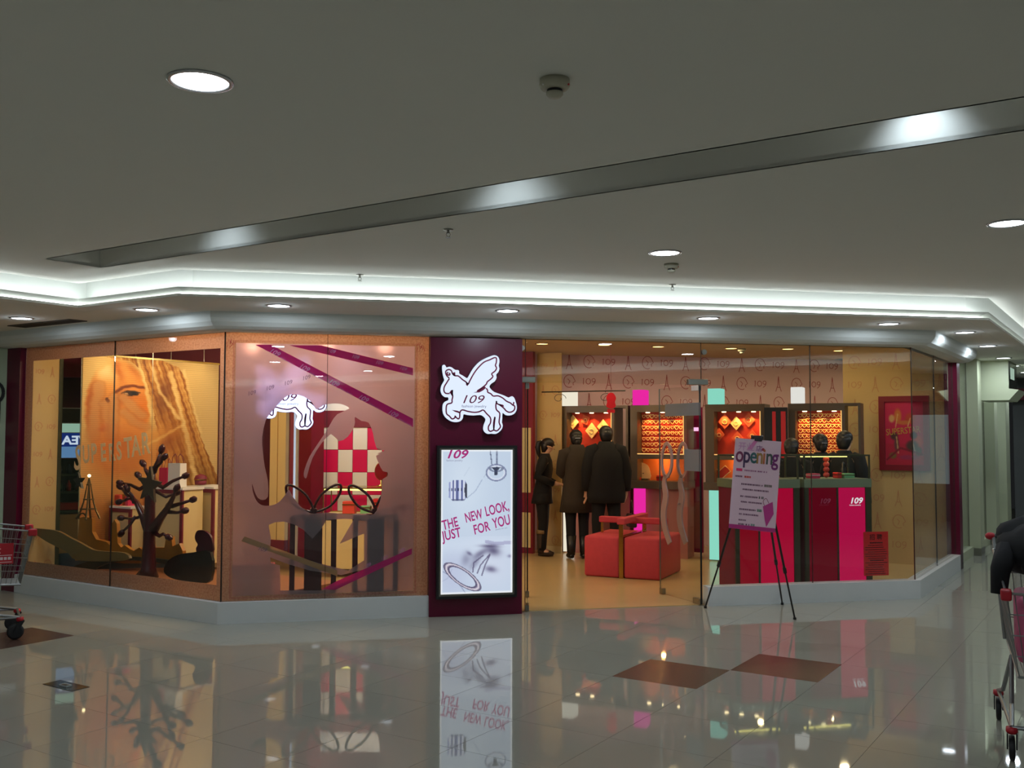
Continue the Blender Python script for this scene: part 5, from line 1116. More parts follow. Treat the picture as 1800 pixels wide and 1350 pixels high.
# framed poster on the right wall
def poster(u, v):
    X, Y = u*100, v*150; c = np.zeros(u.shape+(3,)); c[:] = (196, 18, 70); c = put(c, .5*(Y > 100), (170, 24, 50)); c = put(c, .5*np.exp(-((Y-30)/30)**2), (206, 30, 90))
    for cx, cy, rx, ry, rgb in ((34,34,9,16,(206,130,40)), (18,40,7,9,(220,190,110)), (66,40,12,12,(186,70,30)), (50,50,16,5,(200,120,50)), (86,95,10,14,(210,80,40)), (24,82,9,8,(60,50,40)), (30,100,6,16,(90,60,60)), (70,105,14,12,(50,56,48)), (74,80,8,8,(40,40,36)), (86,118,8,10,(80,90,60)), (20,128,9,7,(110,110,40)), (60,132,22,5,(150,40,90))):
        r = np.hypot((X-cx)/rx, (Y-cy)/ry); c = put(c, .85*np.clip(2.2-r*1.6, 0, 1), rgb)
    for a, b_ in (((34,30),(28,60)), ((66,40),(60,58)), ((30,84),(34,122)), ((70,90),(78,122))): c = put(c, .7*(segd(X, Y, [a, b_]) < 1.6), (226, 190, 120))
    c = put(c, .8*(segd(X, Y, [(4, 138), (40, 110), (96, 125)]) < 2.5), (120, 10, 40)); return c
x0, z1 = FT.lp(1545, 697); x1, z0 = FT.lp(1636, 828)
pf = thing('framed_poster', 'magenta SUPERSTAR poster in a maroon frame on the tan wall', 'poster', FT.w(x0, -.004, z0), FT.rz)
Wp, Hp_ = x1-x0, z1-z0
frame_mb(0, Wp, 0, Hp_, .07, -.035, 0).build('frame', mat('crimson_frame', (128, 8, 34), .4), pf); pic('print', Wp-.14, Hp_-.14, 80, 110, poster, attr_mat('poster_print'), pf, (.07, -.012, .07)); MB().b(.06, Wp-.06, -.010, 0, .06, Hp_-.06).build('backing', M_maroond, pf)
text('lettering', 'SUPERSTAR', .115, mat('mustard', (196, 160, 60), .6), pf, (.085, -.014, Hp_*.47), 0, .10, 0, .70)

# ================================================================== EASEL SIGN
ft = [onz(1240, 1069, 0), onz(1397, 1089, 0), onz(1375, 1063, 0)]      # left, right front, rear foot
ba = at(1331, 774, 8.15)
es = thing('tripod_easel', 'black folding tripod easel holding the opening sign', 'easel', (ba.x, ba.y, 0), math.atan2(ft[1].y-ft[0].y, ft[1].x-ft[0].x))
es_i = es.matrix_basis.inverted()
def el(P): return es_i @ Vector(P)
apex = el((ba.x+.02, ba.y+.05, ba.z+.02))
for nm_, F in (('leg', ft[0]), ('leg', ft[1]), ('leg', ft[2])):
    F = Vector(F); f_ = el(F); top = apex+Vector((0, .02, 0)); mid = f_.lerp(top, .28)
    lg = MB().tube([f_+Vector((0, 0, .012)), mid], .008, 8).tube([mid, top], .0105, 8).build('leg', M_black, es)
    MB().tube([f_+Vector((0, 0, .0)), f_+Vector((0, 0, .02))], .014, 10).build('rubber_foot', M_black, lg); MB().tube([mid-(top-f_).normalized()*.025, mid+(top-f_).normalized()*.025], .016, 10).build('lock_collar', M_black, lg)
MB().bb(apex.x-.045, apex.x+.045, apex.y-.02, apex.y+.04, apex.z-.02, apex.z+.02, .006).build('head_block', M_black, es)
c4 = [(1292, 774), (1374, 772), (1362, 934), (1281, 930)]
# sign board: leaning slightly back, standing in the easel's clips
top_c = at(1333, 773, 8.10); bot_c = at(1321.5, 932, 7.98)
xd = (at(1374, 772, 8.06)-at(1292, 774, 8.14)).normalized(); upv = (top_c-bot_c); SH = upv.length; upv.normalize(); nrm = xd.cross(upv).normalized(); xd = upv.cross(nrm).normalized()
SW = .5*((at(1374, 772, 8.06)-at(1292, 774, 8.14)).length+(at(1362, 934, 7.95)-at(1281, 930, 8.01)).length)
sb = thing('opening_sign', 'pale pink opening promotion sign board on the easel', 'sign'); sb.matrix_world = Matrix(((xd.x, -nrm.x, upv.x, bot_c.x), (xd.y, -nrm.y, upv.y, bot_c.y), (xd.z, -nrm.z, upv.z, bot_c.z), (0, 0, 0, 1)))
MB().b(-SW/2, SW/2, 0, .006, 0, SH).build('board', mat('pale_pink_board', (214, 180, 190), .5), sb)
MB().b(-SW/2, SW/2, -.0012, 0, 0, SH*.045).build('bottom_band', mat('magenta_band', (170, 24, 110), .5), sb)
def sbt(u, v, body, size, rgb, **k): return text('lettering', body, size, mat('ink_%d_%d_%d' % rgb, rgb, .6), sb, (-SW/2+SW*u, -.0018, SH*(1-v)), ext=.0004, **k)
cols = [(112, 30, 70), (60, 30, 70), (40, 84, 84), (150, 110, 50), (176, 90, 40), (60, 70, 60), (110, 24, 96)]
for k, ch in enumerate('opening'): sbt(.03+(0, .165, .315, .445, .585, .655, .79)[k], .262, ch, .185, cols[k], sx=.66, bold=.003)
sbt(.07, .125, '开业', .075, (190, 130, 170), sx=.9); sbt(.46, .125, '店', .055, (120, 60, 120))
MB().lathe([(.0001, -.002), (.012, -.0015), (.012, 0)], 16, (-SW/2+SW*.62, 0, SH*(1-.105)), 'y').build('red_dot', mat('dot_red', (150, 20, 50), .5), sb)
MB().prism([(-SW/2+SW*.42, SH*.995), (-SW/2+SW*.50, SH*.995), (-SW/2+SW*.38, SH*.885), (-SW/2+SW*.27, SH*.885)], -.0014, -.0004).build('ribbon_print', mat('ribbon_pink', (206, 110, 160), .5), sb)
rnd = random.Random(11)
def dashes(v, u0, u1, h_, rgb, nm='small_print'):
    m_ = MB(); u = u0
    while u < u1: w_ = .016+rnd.random()*.02; m_.b(-SW/2+SW*u, -SW/2+SW*min(u+w_, u1), -.0012, -.0002, SH*(1-v)-h_/2, SH*(1-v)+h_/2); u += w_+.008+.02*(rnd.random() < .12)
    m_.build(nm, mat('ink_%d_%d_%d' % rgb, rgb, .6), sb)
MB().b(-SW/2+SW*.07, -SW/2+SW*.2, -.0012, -.0002, SH*(1-.365), SH*(1-.335)).build('pink_tab', mat('tab_pink', (214, 30, 96), .5), sb)
for v, u0, u1, h_, rgb in ((.352,.25,.74,.012,(150,90,120)), (.423,.06,.21,.014,(110,60,90)), (.423,.26,.41,.016,(196,60,40)), (.505,.2,.66,.013,(110,70,90)), (.502,.70,.86,.020,(90,84,60)), (.562,.24,.80,.013,(110,70,90)), (.640,.2,.58,.013,(110,70,90)), (.638,.60,.70,.020,(90,84,80)), (.70,.22,.68,.013,(120,80,100)), (.782,.2,.55,.013,(110,70,90)), (.780,.58,.68,.022,(60,110,80)), (.835,.2,.62,.013,(120,80,100)), (.90,.2,.36,.012,(120,80,100)), (.945,.2,.44,.013,(110,70,90)), (.943,.47,.55,.018,(90,130,110))): dashes(v, u0, u1, h_, rgb)
bgm = MB().prism([(-SW/2+SW*.70, SH*.27), (-SW/2+SW*.90, SH*.33), (-SW/2+SW*.94, SH*.20), (-SW/2+SW*.80, SH*.05), (-SW/2+SW*.76, SH*.12)], -.0016, -.0004).build('bag_print', mat('bag_pink', (176, 40, 120), .5), sb)
MB().stroke(smooth_loop([(-SW/2+SW*.73, SH*.28), (-SW/2+SW*.70, SH*.33), (-SW/2+SW*.76, SH*.36), (-SW/2+SW*.82, SH*.31)], 3, False), .004, -.0018, -.0006).build('bag_handle_print', M_maroond, sb)
MB().bb(-.03, .03, -.012, .02, SH-.012, SH+.02, .004).build('clip', M_black, sb)

# ================================================================== PEOPLE
M_skin = mat('skin', (206, 160, 128), .6); M_hair = mat('black_hair', (16, 13, 13), .45); M_blackcl = mat('black_cloth', (9, 9, 11), .9, noise=(30, .2)); M_jean = mat('dark_denim', (13, 14, 20), .85)
def skin_body(name, pts, edges, rad, root, parent, m):
    me = bpy.data.meshes.new(name); me.from_pydata(pts, edges, []); o = bpy.data.objects.new(name, me); COL.objects.link(o)
    sk = o.modifiers.new('s', 'SKIN'); sk.use_smooth_shade = True
    for i, v in enumerate(me.skin_vertices[0].data):
        r = rad[i]; v.radius = r if isinstance(r, tuple) else (r, r); v.use_root = (i == root)
    ss_ = o.modifiers.new('d', 'SUBSURF'); ss_.levels = 2; ss_.render_levels = 2
    dg = bpy.context.evaluated_depsgraph_get(); dg.update(); nm = bpy.data.meshes.new_from_object(o.evaluated_get(dg)); bpy.data.objects.remove(o)
    nm.name = name; nm.materials.clear(); nm.materials.append(m)
    for p in nm.polygons: p.use_smooth = True
    q = bpy.data.objects.new(name, nm); link(q, parent); return q
def person(label, loc, rz, h, arms, coat, legs_m, shoes, hair, head_tilt=0.0, stance=.09, lean=0.0):
    """faces local -y. arms: for each side (elbow, wrist, finger direction) in metres for a 1.65 m figure"""
    s = h/1.65; t = thing('person', label, 'person', loc, rz); P, E, R = [], [], []
    def v(p, r, par=None):
        P.append((p[0]*s, p[1]*s, p[2]*s)); R.append(r*s if not isinstance(r, tuple) else (r[0]*s, r[1]*s)); 
        if par is not None: E.append((par, len(P)-1))
        return len(P)-1
    ly = -lean
    pel = v((0, 0, .92), (.13, .10)); wai = v((0, ly*.3, 1.06), (.115, .085), pel); che = v((0, ly*.7, 1.25), (.14, .10), wai); nb = v((0, ly, 1.39), (.07, .065), che); nk = v((0, ly-.005, 1.445), .046, nb)
    ht = head_tilt
    hb = v((0, ly-.02-ht*.02, 1.50), (.055, .062), nk); hm = v((0, ly-.02-ht*.05, 1.565), (.068, .082), hb); htp = v((0, ly-.01-ht*.06, 1.625), (.052, .065), hm)
    v((0, ly-.10-ht*.06, 1.545-ht*.02), .013, hb)                                   # nose
    for sx in (-1, 1): v((sx*.078, ly-.005-ht*.04, 1.55), .016, hm)                 # ears
    wrists = []
    for sx, (eb, wr, fd) in zip((-1, 1), arms):
        sh = v((sx*.165, ly*.85, 1.355), .052, che); el_ = v((sx*eb[0], eb[1], eb[2]), .042, sh); w_ = v((sx*wr[0], wr[1], wr[2]), .028, el_)
        d = Vector((sx*fd[0], fd[1], fd[2])).normalized(); sd = d.cross(Vector((0, 0, 1))); sd = sd.normalized() if sd.length > .1 else Vector((0, 1, 0)); up = sd.cross(d)
        wv = Vector((sx*wr[0], wr[1], wr[2])); pm = v(wv+d*.05, (.030, .018), w_); wrists.append((wv, d))
        for k, (off, ln_) in enumerate(((-.026, .055), (-.009, .066), (.009, .070), (.026, .060))):
            b0 = v(wv+d*.09+sd*off, .0095, pm); b1 = v(wv+d*(.09+ln_*.55)+sd*off*1.1-up*.012, .0088, b0); v(wv+d*(.09+ln_)+sd*off*1.1-up*.03, .0075, b1)
        th = v(wv+d*.04-sd*.035-up*.01, .011, w_); v(wv+d*.085-sd*.05-up*.02, .009, th)
    for sx in (-1, 1):
        hp_ = v((sx*.085, 0, .86), .085, pel); kn = v((sx*stance, -.012, .48), .058, hp_); an = v((sx*stance, .012, .085), .038, kn); v((sx*(stance+.01), -.10, .035), (.036, .028), an)
    skin_body('body', P, E, R, pel, t, M_skin)
    # face and hair
    fy = (ly-.02-ht*.06)*s
    for sx in (-1, 1): MB().ball((sx*.030*s, fy-.078*s, 1.562*s), .008*s, 8, 6).build('eye', M_black, t, True)
    MB().ball((0, fy-.080*s, 1.503*s), (.020*s, .008*s, .006*s), 8, 6).build('mouth', mat('lips', (150, 70, 66), .5), t, True)
    hr = MB(); cy = fy+.018*s
    hr.ball((0, cy, 1.585*s), (.086*s, .096*s, .082*s), 16, 12); hr.rings([(1.46*s, 0, cy+.045*s, .05*s, .035*s), (1.50*s, 0, cy+.038*s, .072*s, .052*s), (1.55*s, 0, cy+.028*s, .083*s, .072*s), (1.60*s, 0, cy+.015*s, .082*s, .08*s)], 14)
    ho = hr.build('hair', M_hair, t, True)
    if hair == 'ponytail':
        MB().tube([(0, cy+.085*s, 1.615*s), (0, cy+.125*s, 1.60*s), (0, cy+.14*s, 1.53*s), (0, cy+.125*s, 1.44*s), (0, cy+.11*s, 1.37*s)], [.02*s, .034*s, .038*s, .03*s, .008*s], 10).build('ponytail', M_hair, ho, True)
        MB().ball((.03*s, cy+.088*s, 1.625*s), .013*s, 8, 6).build('hair_tie', mat('pearl', (236, 226, 220), .3), ho, True); MB().ball((.078*s, cy+.01*s, 1.60*s), .011*s, 8, 6).build('hair_clip', mat('pearl', (236, 226, 220)), ho, True)
    if hair == 'clip':
        MB().ball((0, cy+.075*s, 1.50*s), (.045*s, .05*s, .06*s), 12, 8).build('hair_bun', M_hair, ho, True); MB().bb(-.035*s, .035*s, cy+.108*s, cy+.122*s, 1.545*s, 1.558*s, .004).build('hair_clip', mat('silver_clip', (190, 190, 200), .3, metal=.6), ho)
    # clothes
    m, rg, sl_r = coat
    cb = MB().rings([(z*s, cx*s, (cy_+ly*max(0, min(1, (z-.9)/.45)))*s, rx*s, ry*s) for z, cx, cy_, rx, ry in rg], 20)
    for sx, (eb, wr, fd), (wv, d) in zip((-1, 1), arms, wrists):
        cb.tube([(sx*.10*s, ly*.85*s, 1.375*s), (sx*.168*s, ly*.85*s, 1.35*s), ((sx*eb[0]*.5+sx*.09)*s, (eb[1]*.5+ly*.4)*s, (1.355+eb[2])/2*s), (sx*eb[0]*s, eb[1]*s, eb[2]*s), ((sx*(eb[0]+wr[0])/2)*s, (eb[1]+wr[1])/2*s, (eb[2]+wr[2])/2*s), tuple((wv-d*.01)*s)], [sl_r*.9*s, sl_r*1.12*s, sl_r*1.02*s, sl_r*.95*s, sl_r*.82*s, sl_r*.72*s], 12)
    cb.build('coat', m, t, True)
    for sx in (-1, 1):
        lg = MB().tube([(sx*.075*s, 0, .88*s), (sx*.088*s, 0, .74*s), (sx*stance*s, -.012*s, .48*s), (sx*stance*s, .004*s, .26*s), (sx*stance*s, .012*s, .09*s)], [.10*s, .092*s, .068*s, .062*s, .056*s], 12).build('trouser_leg', legs_m, t, True)
        sm, top = shoes; b = MB(); b.tube([(sx*stance*s, .014*s, top*s), (sx*stance*s, .014*s, .10*s), (sx*stance*s, .010*s, .05*s)], [.068*s if top > .2 else .052*s, .055*s, .05*s], 12)
        b.tube([(sx*stance*s, .06*s, .037*s), (sx*stance*s, .0, .042*s), (sx*(stance+.006)*s, -.09*s, .036*s), (sx*(stance+.008)*s, -.155*s, .024*s)], [.030*s, .043*s, .040*s, .018*s], 10, flat=.85); bo = b.build('boot' if top > .2 else 'shoe', sm, t, True)
        if top > .32: MB().lathe([(.072*s, top*s-.02), (.074*s, top*s), (.074*s, top*s+.025), (.06*s, top*s+.03)], 14, (sx*stance*s, .014*s, 0)).build('cuff', mat('boot_cuff', (120, 96, 60), .8), bo, True)
    return t
hang = ((.235, .03, 1.10), (.245, -.02, .86), (0, -.1, -1))
bent = ((.21, .06, 1.12), (.13, -.17, 1.02), (-.35, -1, -.1))
M_brown = mat('brown_grey_coat', (48, 40, 32), .9, noise=(30, .2)); M_bootb = mat('brown_suede', (52, 38, 26), .9)
jack = [(.74, 0, .01, .195, .155), (.80, 0, .01, .18, .145), (.95, 0, .0, .158, .125), (1.06, 0, 0, .138, .11), (1.22, 0, 0, .165, .125), (1.34, 0, 0, .155, .105), (1.40, 0, 0, .10, .08), (1.445, 0, 0, .07, .065)]
long_ = [(.60, 0, .0, .235, .175), (.75, 0, 0, .215, .165), (.95, 0, 0, .185, .145), (1.10, 0, 0, .17, .135), (1.25, 0, 0, .18, .14), (1.35, 0, 0, .175, .12), (1.41, 0, 0, .12, .09), (1.47, 0, 0, .085, .08)]
puff = [(.72, 0, .0, .225, .17), (.80, 0, 0, .24, .18), (1.0, 0, 0, .235, .18), (1.2, 0, 0, .235, .18), (1.33, 0, 0, .21, .15), (1.40, 0, 0, .13, .10), (1.47, 0, 0, .085, .08)]
w1 = onz(954, 977, .006); w2 = onz(1015, 982, .006); w3 = onz(1066, 987, .006)
person('woman with ponytail in a black jacket and brown boots holding her hands forward', (w1.x, w1.y, .006), math.radians(72), 1.55, (bent, bent), (M_blackcl, jack, .062), M_blackcl, (M_bootb, .34), 'ponytail', .6, .075, .03)
person('woman with a silver hair clip in a long brown grey coat seen from behind', (w2.x, w2.y, .006), math.radians(178), 1.66, (hang, ((.20, -.05, 1.10), (.12, -.20, 1.06), (-.3, -1, 0))), (M_brown, long_, .075), M_jean, (M_black, .30), 'clip', 1.0, .085, .02)
p3 = person('person in a bulky black padded jacket seen from behind beside the brown coat', (w3.x, w3.y, .006), math.radians(172), 1.71, (hang, hang), (M_blackcl, puff, .088), M_blackcl, (M_black, .1), 'short', .3, .11, 0)
hbg = p3.matrix_basis @ Vector((-.33, -.03, .62)); hg = thing('handbag', 'dark handbag hanging from the hand of the person in the padded jacket', 'bag', (hbg.x, hbg.y, hbg.z-.19), math.radians(172))
MB().bb(-.05, .05, -.12, .12, 0, .17, .02).build('bag_body', mat('dark_leather', (44, 20, 18), .5), hg); MB().tube([(0, -.07, .165), (0, -.05, .30), (0, 0, .34), (0, .05, .30), (0, .07, .165)], .007, 6).build('strap', mat('dark_leather', (44, 20, 18)), hg, True)
for px, top, lab, rz_, hr_, dd in ((1391, 772, 'dark haired person standing behind the counter right of the easel sign', 2.6, 'short', 10.85), (1443, 764, 'narrow headed person with pinned up hair behind the 109 counter', 3.1, 'clip', 11.35), (1484, 759, 'tall person with full black hair behind the right end of the 109 counter', 2.2, 'short', 10.85)):
    q = at(px, 800, dd); hgt = CAM_H+(763-top)*dd/FPX
    person(lab, (q.x, q.y, .006), rz_, hgt, (hang, hang), (M_blackcl, jack, .065), M_jean, (M_black, .1), hr_, .3, .08, 0)

# ================================================================== SHOPPING CARTS
M_wire = mat('cart_wire', (140, 142, 140), .35, metal=.8); M_cartred = mat('cart_red', (170, 14, 30), .45); M_rub = mat('rubber', (18, 18, 19), .6)
def cart(label, loc, rz, sign=True):
    """local +x is the nose of the cart, origin on the floor under its middle"""
    t = thing('shopping_cart', label, 'shopping cart', loc, rz, 'shopping carts')
    def rect(u):      # basket outline at height fraction u: (x rear, x nose, half width, z rear, z nose)
        return (-.42-.02*u, .36+.08*u, .20+.06*u, .46+.50*u, .42+.42*u)
    def edge(u):
        a, b_, w_, zr, zn = rect(u); return [(a, -w_, zr), (b_, -w_*.86, zn), (b_, w_*.86, zn), (a, w_, zr)]
    rim = MB().tube(edge(1), .007, 8, True).tube(edge(0), .007, 8, True).build('basket_rim', M_wire, t)
    for u in (.25, .5, .75): MB().tube(edge(u), .0035, 6, True).build('side_wire', M_wire, t)
    vw = MB(); e0, e1 = edge(0), edge(1)
    for i in range(4):
        p0, p1 = Vector(e0[i]), Vector(e0[(i+1) % 4]); q0, q1 = Vector(e1[i]), Vector(e1[(i+1) % 4]); n_ = 22 if i in (0, 2) else 12
        for k in range(n_): f_ = k/n_; vw.tube([p0.lerp(p1, f_), q0.lerp(q1, f_)], .0022, 4)
    for k in range(14): f_ = k/13; vw.tube([Vector(e0[0]).lerp(Vector(e0[3]), f_), Vector(e0[1]).lerp(Vector(e0[2]), f_)], .0022, 4)
    o = vw.build('wire_mesh', M_wire, t); o['kind'] = 'stuff'
    for i in (1, 2): c_ = Vector(e1[i]); MB().bb(c_.x-.04, c_.x+.025, c_.y-.025, c_.y+.025, c_.z-.035, c_.z+.02, .01).build('corner_cap', M_cartred, t)
    MB().cyl((-.52, -.27, 1.03), (-.52, .27, 1.03), .014, n=12).build('handle', mat('cart_grip', (60, 60, 62), .5), t)
    for sy in (-1, 1):
        MB().ball((-.52, sy*.27, 1.03), (.022, .03, .022), 10, 8).build('handle_end', M_cartred, t, True); MB().tube([(-.52, sy*.255, 1.03), (-.44, sy*.25, .95), (-.42, sy*.21, .46)], .010, 8).build('handle_arm', M_wire, t)
        MB().tube([(-.05, sy*.19, .44), (.10, sy*.20, .22), (.36, sy*.21, .17)], .012, 8).build('front_leg', M_wire, t); MB().tube([(-.05, sy*.19, .44), (-.22, sy*.23, .22), (-.40, sy*.25, .17)], .012, 8).build('rear_leg', M_wire, t); MB().cyl((-.40, sy*.25, .17), (.36, sy*.21, .17), .010, n=8).build('base_rail', M_wire, t)
        for x_, y_ in ((.36, sy*.21), (-.40, sy*.25)):
            w_ = thing_part('caster', t, (x_, y_, 0)); MB().lathe([(.026, .172), (.028, .15), (.02, .14)], 12).build('swivel_cap', M_cartred, w_, True)
            for s2 in (-1, 1): MB().add([(-.005, s2*.018, .145), (.035, s2*.018, .145), (-.02, s2*.018, .055), (-.045, s2*.018, .06), (-.005, s2*.024, .145), (.035, s2*.024, .145), (-.02, s2*.024, .055), (-.045, s2*.024, .06)], [(0,1,2,3), (7,6,5,4), (0,4,5,1), (1,5,6,2), (2,6,7,3), (3,7,4,0)]).build('fork', M_rub, w_)
            MB().lathe([(.045, -.014), (.06, -.012), (.0625, 0), (.06, .012), (.045, .014)], 18, (-.03, 0, .0625), 'y').build('wheel', M_rub, w_, True)
    MB().cyl((.36, -.21, .17), (.36, .21, .17), .010, n=8).build('cross_rail', M_wire, t)
    return t
def thing_part(nm, parent, loc):
    o = bpy.data.objects.new(nm, None); link(o, parent); o.location = loc; o.empty_display_size = .05; return o
# left cart: its nose points right and away from the camera
fl = onz(29, 1124, 0); aL = math.atan2(.30, .95); dv = Vector((math.cos(aL), math.sin(aL))); sv = Vector((dv.y, -dv.x))
oL = fl.xy-dv*.34-sv*.21; cl_ = cart('shopping cart with a red notice plate at the left edge of the picture', (oL.x, oL.y, 0), aL)
# red plate on its side
M_pl = mat('plate_white', (220, 206, 206), .5)
pl = MB().b(-.12, .30, -.262, -.256, .60, .76).build('notice_plate', M_cartred, cl_)
text('lettering', '温馨提示', .075, M_pl, cl_, (-.085, -.264, .682)); lm_ = MB()
for z in (.665, .632, .612):
    x = -.09
    while x < .27: lm_.b(x, x+.02, -.2635, -.262, z, z+(.004 if z != .632 else .022)); x += .02 if z != .632 else .027
lm_.build('plate_lines', M_pl, cl_)
gb = thing('plastic_bag', 'whitish plastic bag lying in the left shopping cart', 'bag', (oL.x+dv.x*-.05, oL.y+dv.y*-.05, .475), aL)
MB().ball((0, 0, .10), (.16, .12, .10), 14, 10).build('bag_body', mat('milky_plastic', (190, 204, 206), .4), gb, True); MB().tube([(0, 0, .18), (.02, 0, .23), (.05, .01, .26)], [.04, .02, .03], 8).build('knot', mat('milky_plastic', (190, 204, 206)), gb, True)
gp = thing('green_package', 'green and white package standing in the left shopping cart', 'package', (oL.x+dv.x*-.27, oL.y+dv.y*-.27-.1, .475), aL); MB().bb(-.06, .06, -.05, .05, 0, .42, .015).build('pack_body', mat('pack_white', (196, 206, 190), .5), gp); MB().b(-.061, .061, -.051, .051, .22, .36).build('green_band', mat('pack_green', (20, 110, 60), .5), gp)
# right cart: nose towards the camera
fr_w = onz(1780, 1340, 0); aR = math.atan2(-.80, -.60); dv = Vector((math.cos(aR), math.sin(aR))); sv = Vector((dv.y, -dv.x))
oR = fr_w.xy-dv*.36-sv*.21; cr_ = cart('shopping cart with pink bag at the right edge of the picture', (oR.x, oR.y, 0), aR)
pb_ = thing('shopping_bag', 'pink shopping bag standing inside the right shopping cart', 'bag', (oR.x+dv.x*.12, oR.y+dv.y*.12, .475), aR); MB().bb(-.22, .20, -.175, .16, 0, .33, .03).build('bag_body', mat('dusty_pink', (186, 84, 116), .6), pb_, True)
for sy in (-1, 1): MB().tube([(-.06, sy*.1, .315), (-.05, sy*.09, .38), (.05, sy*.09, .38), (.06, sy*.1, .315)], .006, 6).build('handle', mat('dusty_pink', (176, 70, 104)), pb_)
bc = thing('folded_coat', 'black coat draped over the right shopping cart', 'coat', (oR.x-dv.x*.02, oR.y-dv.y*.02, .92), aR)
cm = MB(); cm.ball((0, 0, .10), (.26, .25, .15), 18, 12); cm.ball((.16, .05, .03), (.16, .2, .12), 14, 10); cm.ball((-.1, -.1, .15), (.18, .15, .1), 14, 10)
_rn = random.Random(4)
cm.v = [(x*(1+.05*math.sin(23*z+9*y)), y*(1+.05*math.sin(19*x+11*z)), z+.012*math.sin(31*x+17*y)+.008*math.sin(47*y)) for x, y, z in cm.v]
cm.build('coat_body', M_blackcl, bc, True); MB().tube([(.1, -.2, .1), (.2, -.24, .0), (.22, -.25, -.12)], [.06, .05, .04], 10).build('sleeve', M_blackcl, bc, True)

# ================================================================== FLOOR PLATE, NEIGHBOURS
c = onz(116, 1205.5, 0); fp = thing('floor_plate', 'small dark metal plate set flat on the tile floor at lower left', 'floor plate', (c.x, c.y, 0), -math.pi/4)
MB().b(-.16, .16, -.062, .062, .0004, .003).build('plate', mat('dark_plate', (30, 32, 26), .15, spec=.7), fp); MB().b(-.03, .05, -.03, .01, .003, .012).build('glint_tab', mat('glint_pale', (170, 176, 172), .3), fp); MB().b(-.02, .045, -.028, -.0, .012, .0125).build('tab_screen', M_black, fp)  # pale tab stands in for a white glint on the plate
# neighbour on the right: pillars, glass, hung clothes, blade sign
M_gp = mat('pale_green_pillar', (186, 192, 160), .5); M_dkgl = mat('dark_glass', (20, 26, 24), .1)
def fpt(t_, o_): return FR.w(t_, o_, 0)
for k, (t_, w_, lab) in enumerate(((4.26, .34, 'first pale green pillar of the neighbouring shop'), (5.9, .34, 'second pale green pillar of the neighbouring shop'), (7.35, .5, 'third pale green pillar of the neighbouring shop'))):
    p = fpt(t_-w_/2, 0); q = thing('pillar', lab, 'pillar', p, FR.rz, 'pale green shop front pillars'); MB().b(0, w_, -.04, .40, .0, SOF).build('shaft', M_gp, q); MB().b(-.005, w_+.005, -.045, .405, 0, .10).build('skirting', M_steel, q)
for n_, (a, b_, lab) in enumerate(((2.68, 4.09, 'neighbour shop window between maroon post and first green pillar'), (4.43, 5.73, 'neighbour shop window between first and second green pillar'), (6.07, 7.1, 'neighbour shop window between second and third green pillar'))):
    pane('window_%d' % (11+n_), FR, a, b_, .12, SOF, lab, .1); struct(MB().b(a, b_, .05, .2, 0, .12).build('baseboard_%d' % (n_+1), M_gp, loc=FR.o, rz=FR.rz), lab.replace('window', 'window base'))
struct(MB().b(2.78, 9.5, 1.0, 1.08, 0, SOF).build('wall_neighbour', mat('neighbour_wall', (150, 156, 140), .6), loc=FR.o, rz=FR.rz), 'grey back wall inside the neighbouring shop')
struct(MB().b(2.78, 9.4, .12, 1.0, SOF-.02, SOF).build('ceiling_neighbour', M_ceil, loc=FR.o, rz=FR.rz), 'ceiling inside the neighbouring shop')
for t_ in (3.4, 5.1, 6.6): p = fpt(t_, .6); downlight(p.x, p.y, SOF-.02, 'downlight inside the neighbouring shop', 'downlights in the neighbouring shop', .16, MALL_W*.8)
for k, (t_, rgb) in enumerate(((3.0, (30, 66, 72)), (3.6, (24, 24, 28)), (4.7, (60, 60, 54)), (5.4, (22, 30, 34)))):
    p = fpt(t_, .55); q = thing('hung_garment', '%s garment hanging inside the neighbouring shop window' % ('teal', 'black', 'olive grey', 'dark navy')[k], 'garment', (p.x, p.y, .5), FR.rz, 'garments in the neighbouring window')
    MB().rings([(0, 0, 0, .22, .10), (.5, 0, 0, .19, .09), (.85, 0, 0, .21, .09), (.95, 0, 0, .10, .05)], 14).build('fabric', mat('garment_%d' % k, rgb, .9), q, True); MB().tube([(0, 0, .94), (0, 0, 1.05), (.03, 0, 1.09), (.05, 0, 1.05)], .005, 6).build('hanger_hook', M_steel, q); MB().cyl((.03, 0, 1.09), (.03, 0, SOF-.52), .003, n=5).build('line', M_steel, q)
p = fpt(4.55, -.05); bs = thing('blade_sign', 'boxy pale green blade sign projecting from the neighbouring shop', 'sign', (p.x, p.y, 2.10), FR.rz)
MB().b(0, 1.0, -.32, .05, 0, .55).build('sign_case', M_gp, bs); MB().b(.05, .95, -.325, -.32, .16, .52).build('dark_face', M_dkgl, bs)
gl_ = MB()
MB().add([(0, -.32, .0), (1.0, -.32, .0), (1.0, -.44, .14), (0, -.44, .14), (0, -.32, .16), (1, -.32, .16)], [(0, 1, 2, 3), (3, 2, 5, 4), (0, 3, 4), (1, 5, 2)]).build('tilted_lip', M_gp, bs)
for k in range(4): MB().b(.2+k*.12, .24+k*.12, -.33, -.325, .3, .46).build('lit_mark', emit('pale_mark', (190, 220, 200), .7), bs)
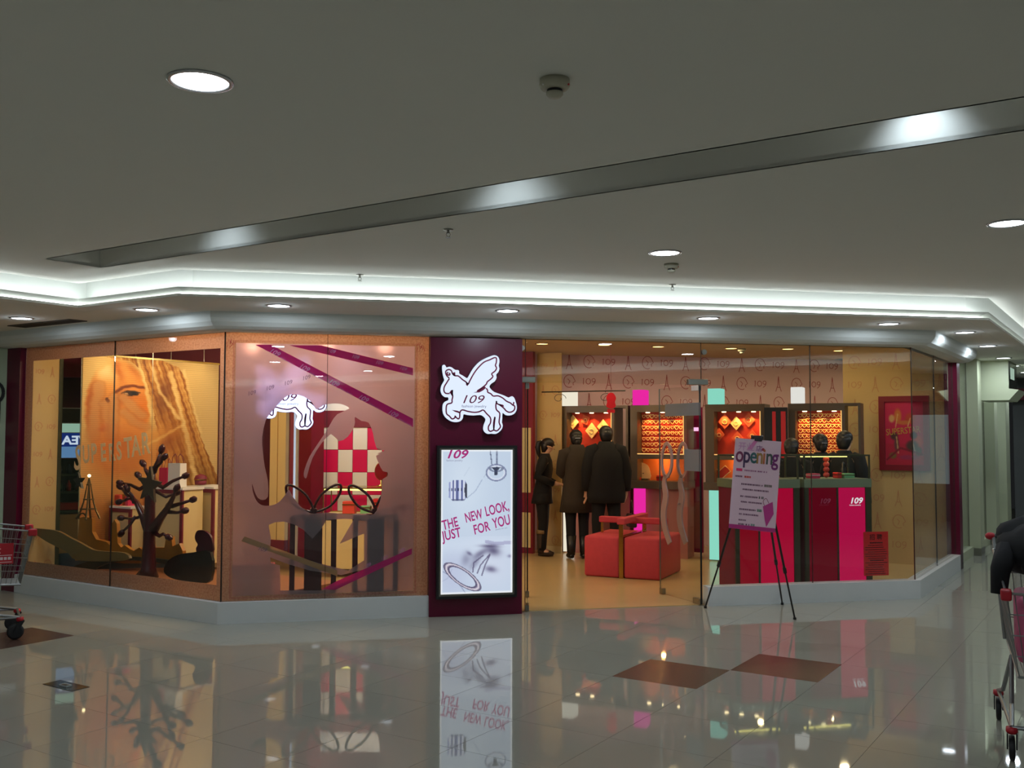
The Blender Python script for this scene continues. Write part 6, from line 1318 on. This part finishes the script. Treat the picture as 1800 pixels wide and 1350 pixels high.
# far end of the walkway
e0 = Vector((XR+9.5*S2, Y0+9.5*S2))
fx = thing('far_shopfront', 'dark far shop front at the end of the right walkway', 'shop front', (e0.x, e0.y, 0), -math.pi/4)
MB().b(-.1, 6.5, 0, .2, 0, SOF).build('wall', mat('far_grey', (96, 98, 96), .6), fx); MB().b(.25, 1.05, -.02, 0, .12, 2.15).build('dark_doorway', mat('far_dark', (14, 14, 16), .3), fx); MB().b(1.15, 2.6, -.02, 0, .7, 2.0).build('lit_window', emit('far_window', (170, 196, 196), .35), fx)
MB().b(-.05, 3.0, -.35, 0, 2.25, 2.45).build('red_awning', mat('far_red', (110, 30, 40), .6), fx)
# left neighbour signs
gx, gz = LE.x-.12, 0
def gwp(px, py): 
    d = ray(px, py); k = (LE.y-.02)/d.y; P = EYE+d*k; return P.x, P.z
x, z = gwp(-4, 575); rs = thing('round_sign', 'round white sign with magenta centre at the left picture edge', 'sign', (x, LE.y-.03, z-.15), 0)
MB().lathe([(.0001, -.03), (.15, -.03), (.15, 0)], 28, (0, 0, .15), 'y').build('disc', mat('sign_plastic', (220, 220, 214), .4), rs); MB().lathe([(.0001, -.034), (.09, -.034), (.09, -.03)], 24, (0, 0, .15), 'y').build('centre', M_magenta, rs)
x, z = gwp(-6, 690); vl = thing('wall_lettering', 'dark vertical lettering on the pale green wall at the left edge', 'lettering', (x, LE.y-.03, 0), 0)
MB().stroke([(.09*math.cos(a)-.02, z+.11*math.sin(a)) for a in [2*math.pi*k/18 for k in range(19)]], .03, -.01, 0).build('round_letter', M_black, vl)
for py, h_ in ((725, .11), (775, .05), (810, .10)): x2, z2 = gwp(-4, py); MB().b(-.06, .045, -.01, 0, z2-h_, z2+h_).build('letter_block', M_black, vl)

# small glowing faces: seen and reflected as they are, but not sampled as lamps (each has its own lamp or is faint)
for m_ in bpy.data.materials:
    if m_.name in ('lamp_white', 'lamp_warm', 'pale_mark', 'far_window', 'white_logo', 'poster_magenta', 'poster_grey', 'tip_glow', 'sky_panel', 'blue_panel', 'pale_panel',
                   'white_letters', 'edge_glow', 'puck_lamp', 'yellow_bar', 'lightbox_print', 'pink_bar', 'strip_glow', 'red_lacquer_glow'): m_.cycles.emission_sampling = 'NONE'
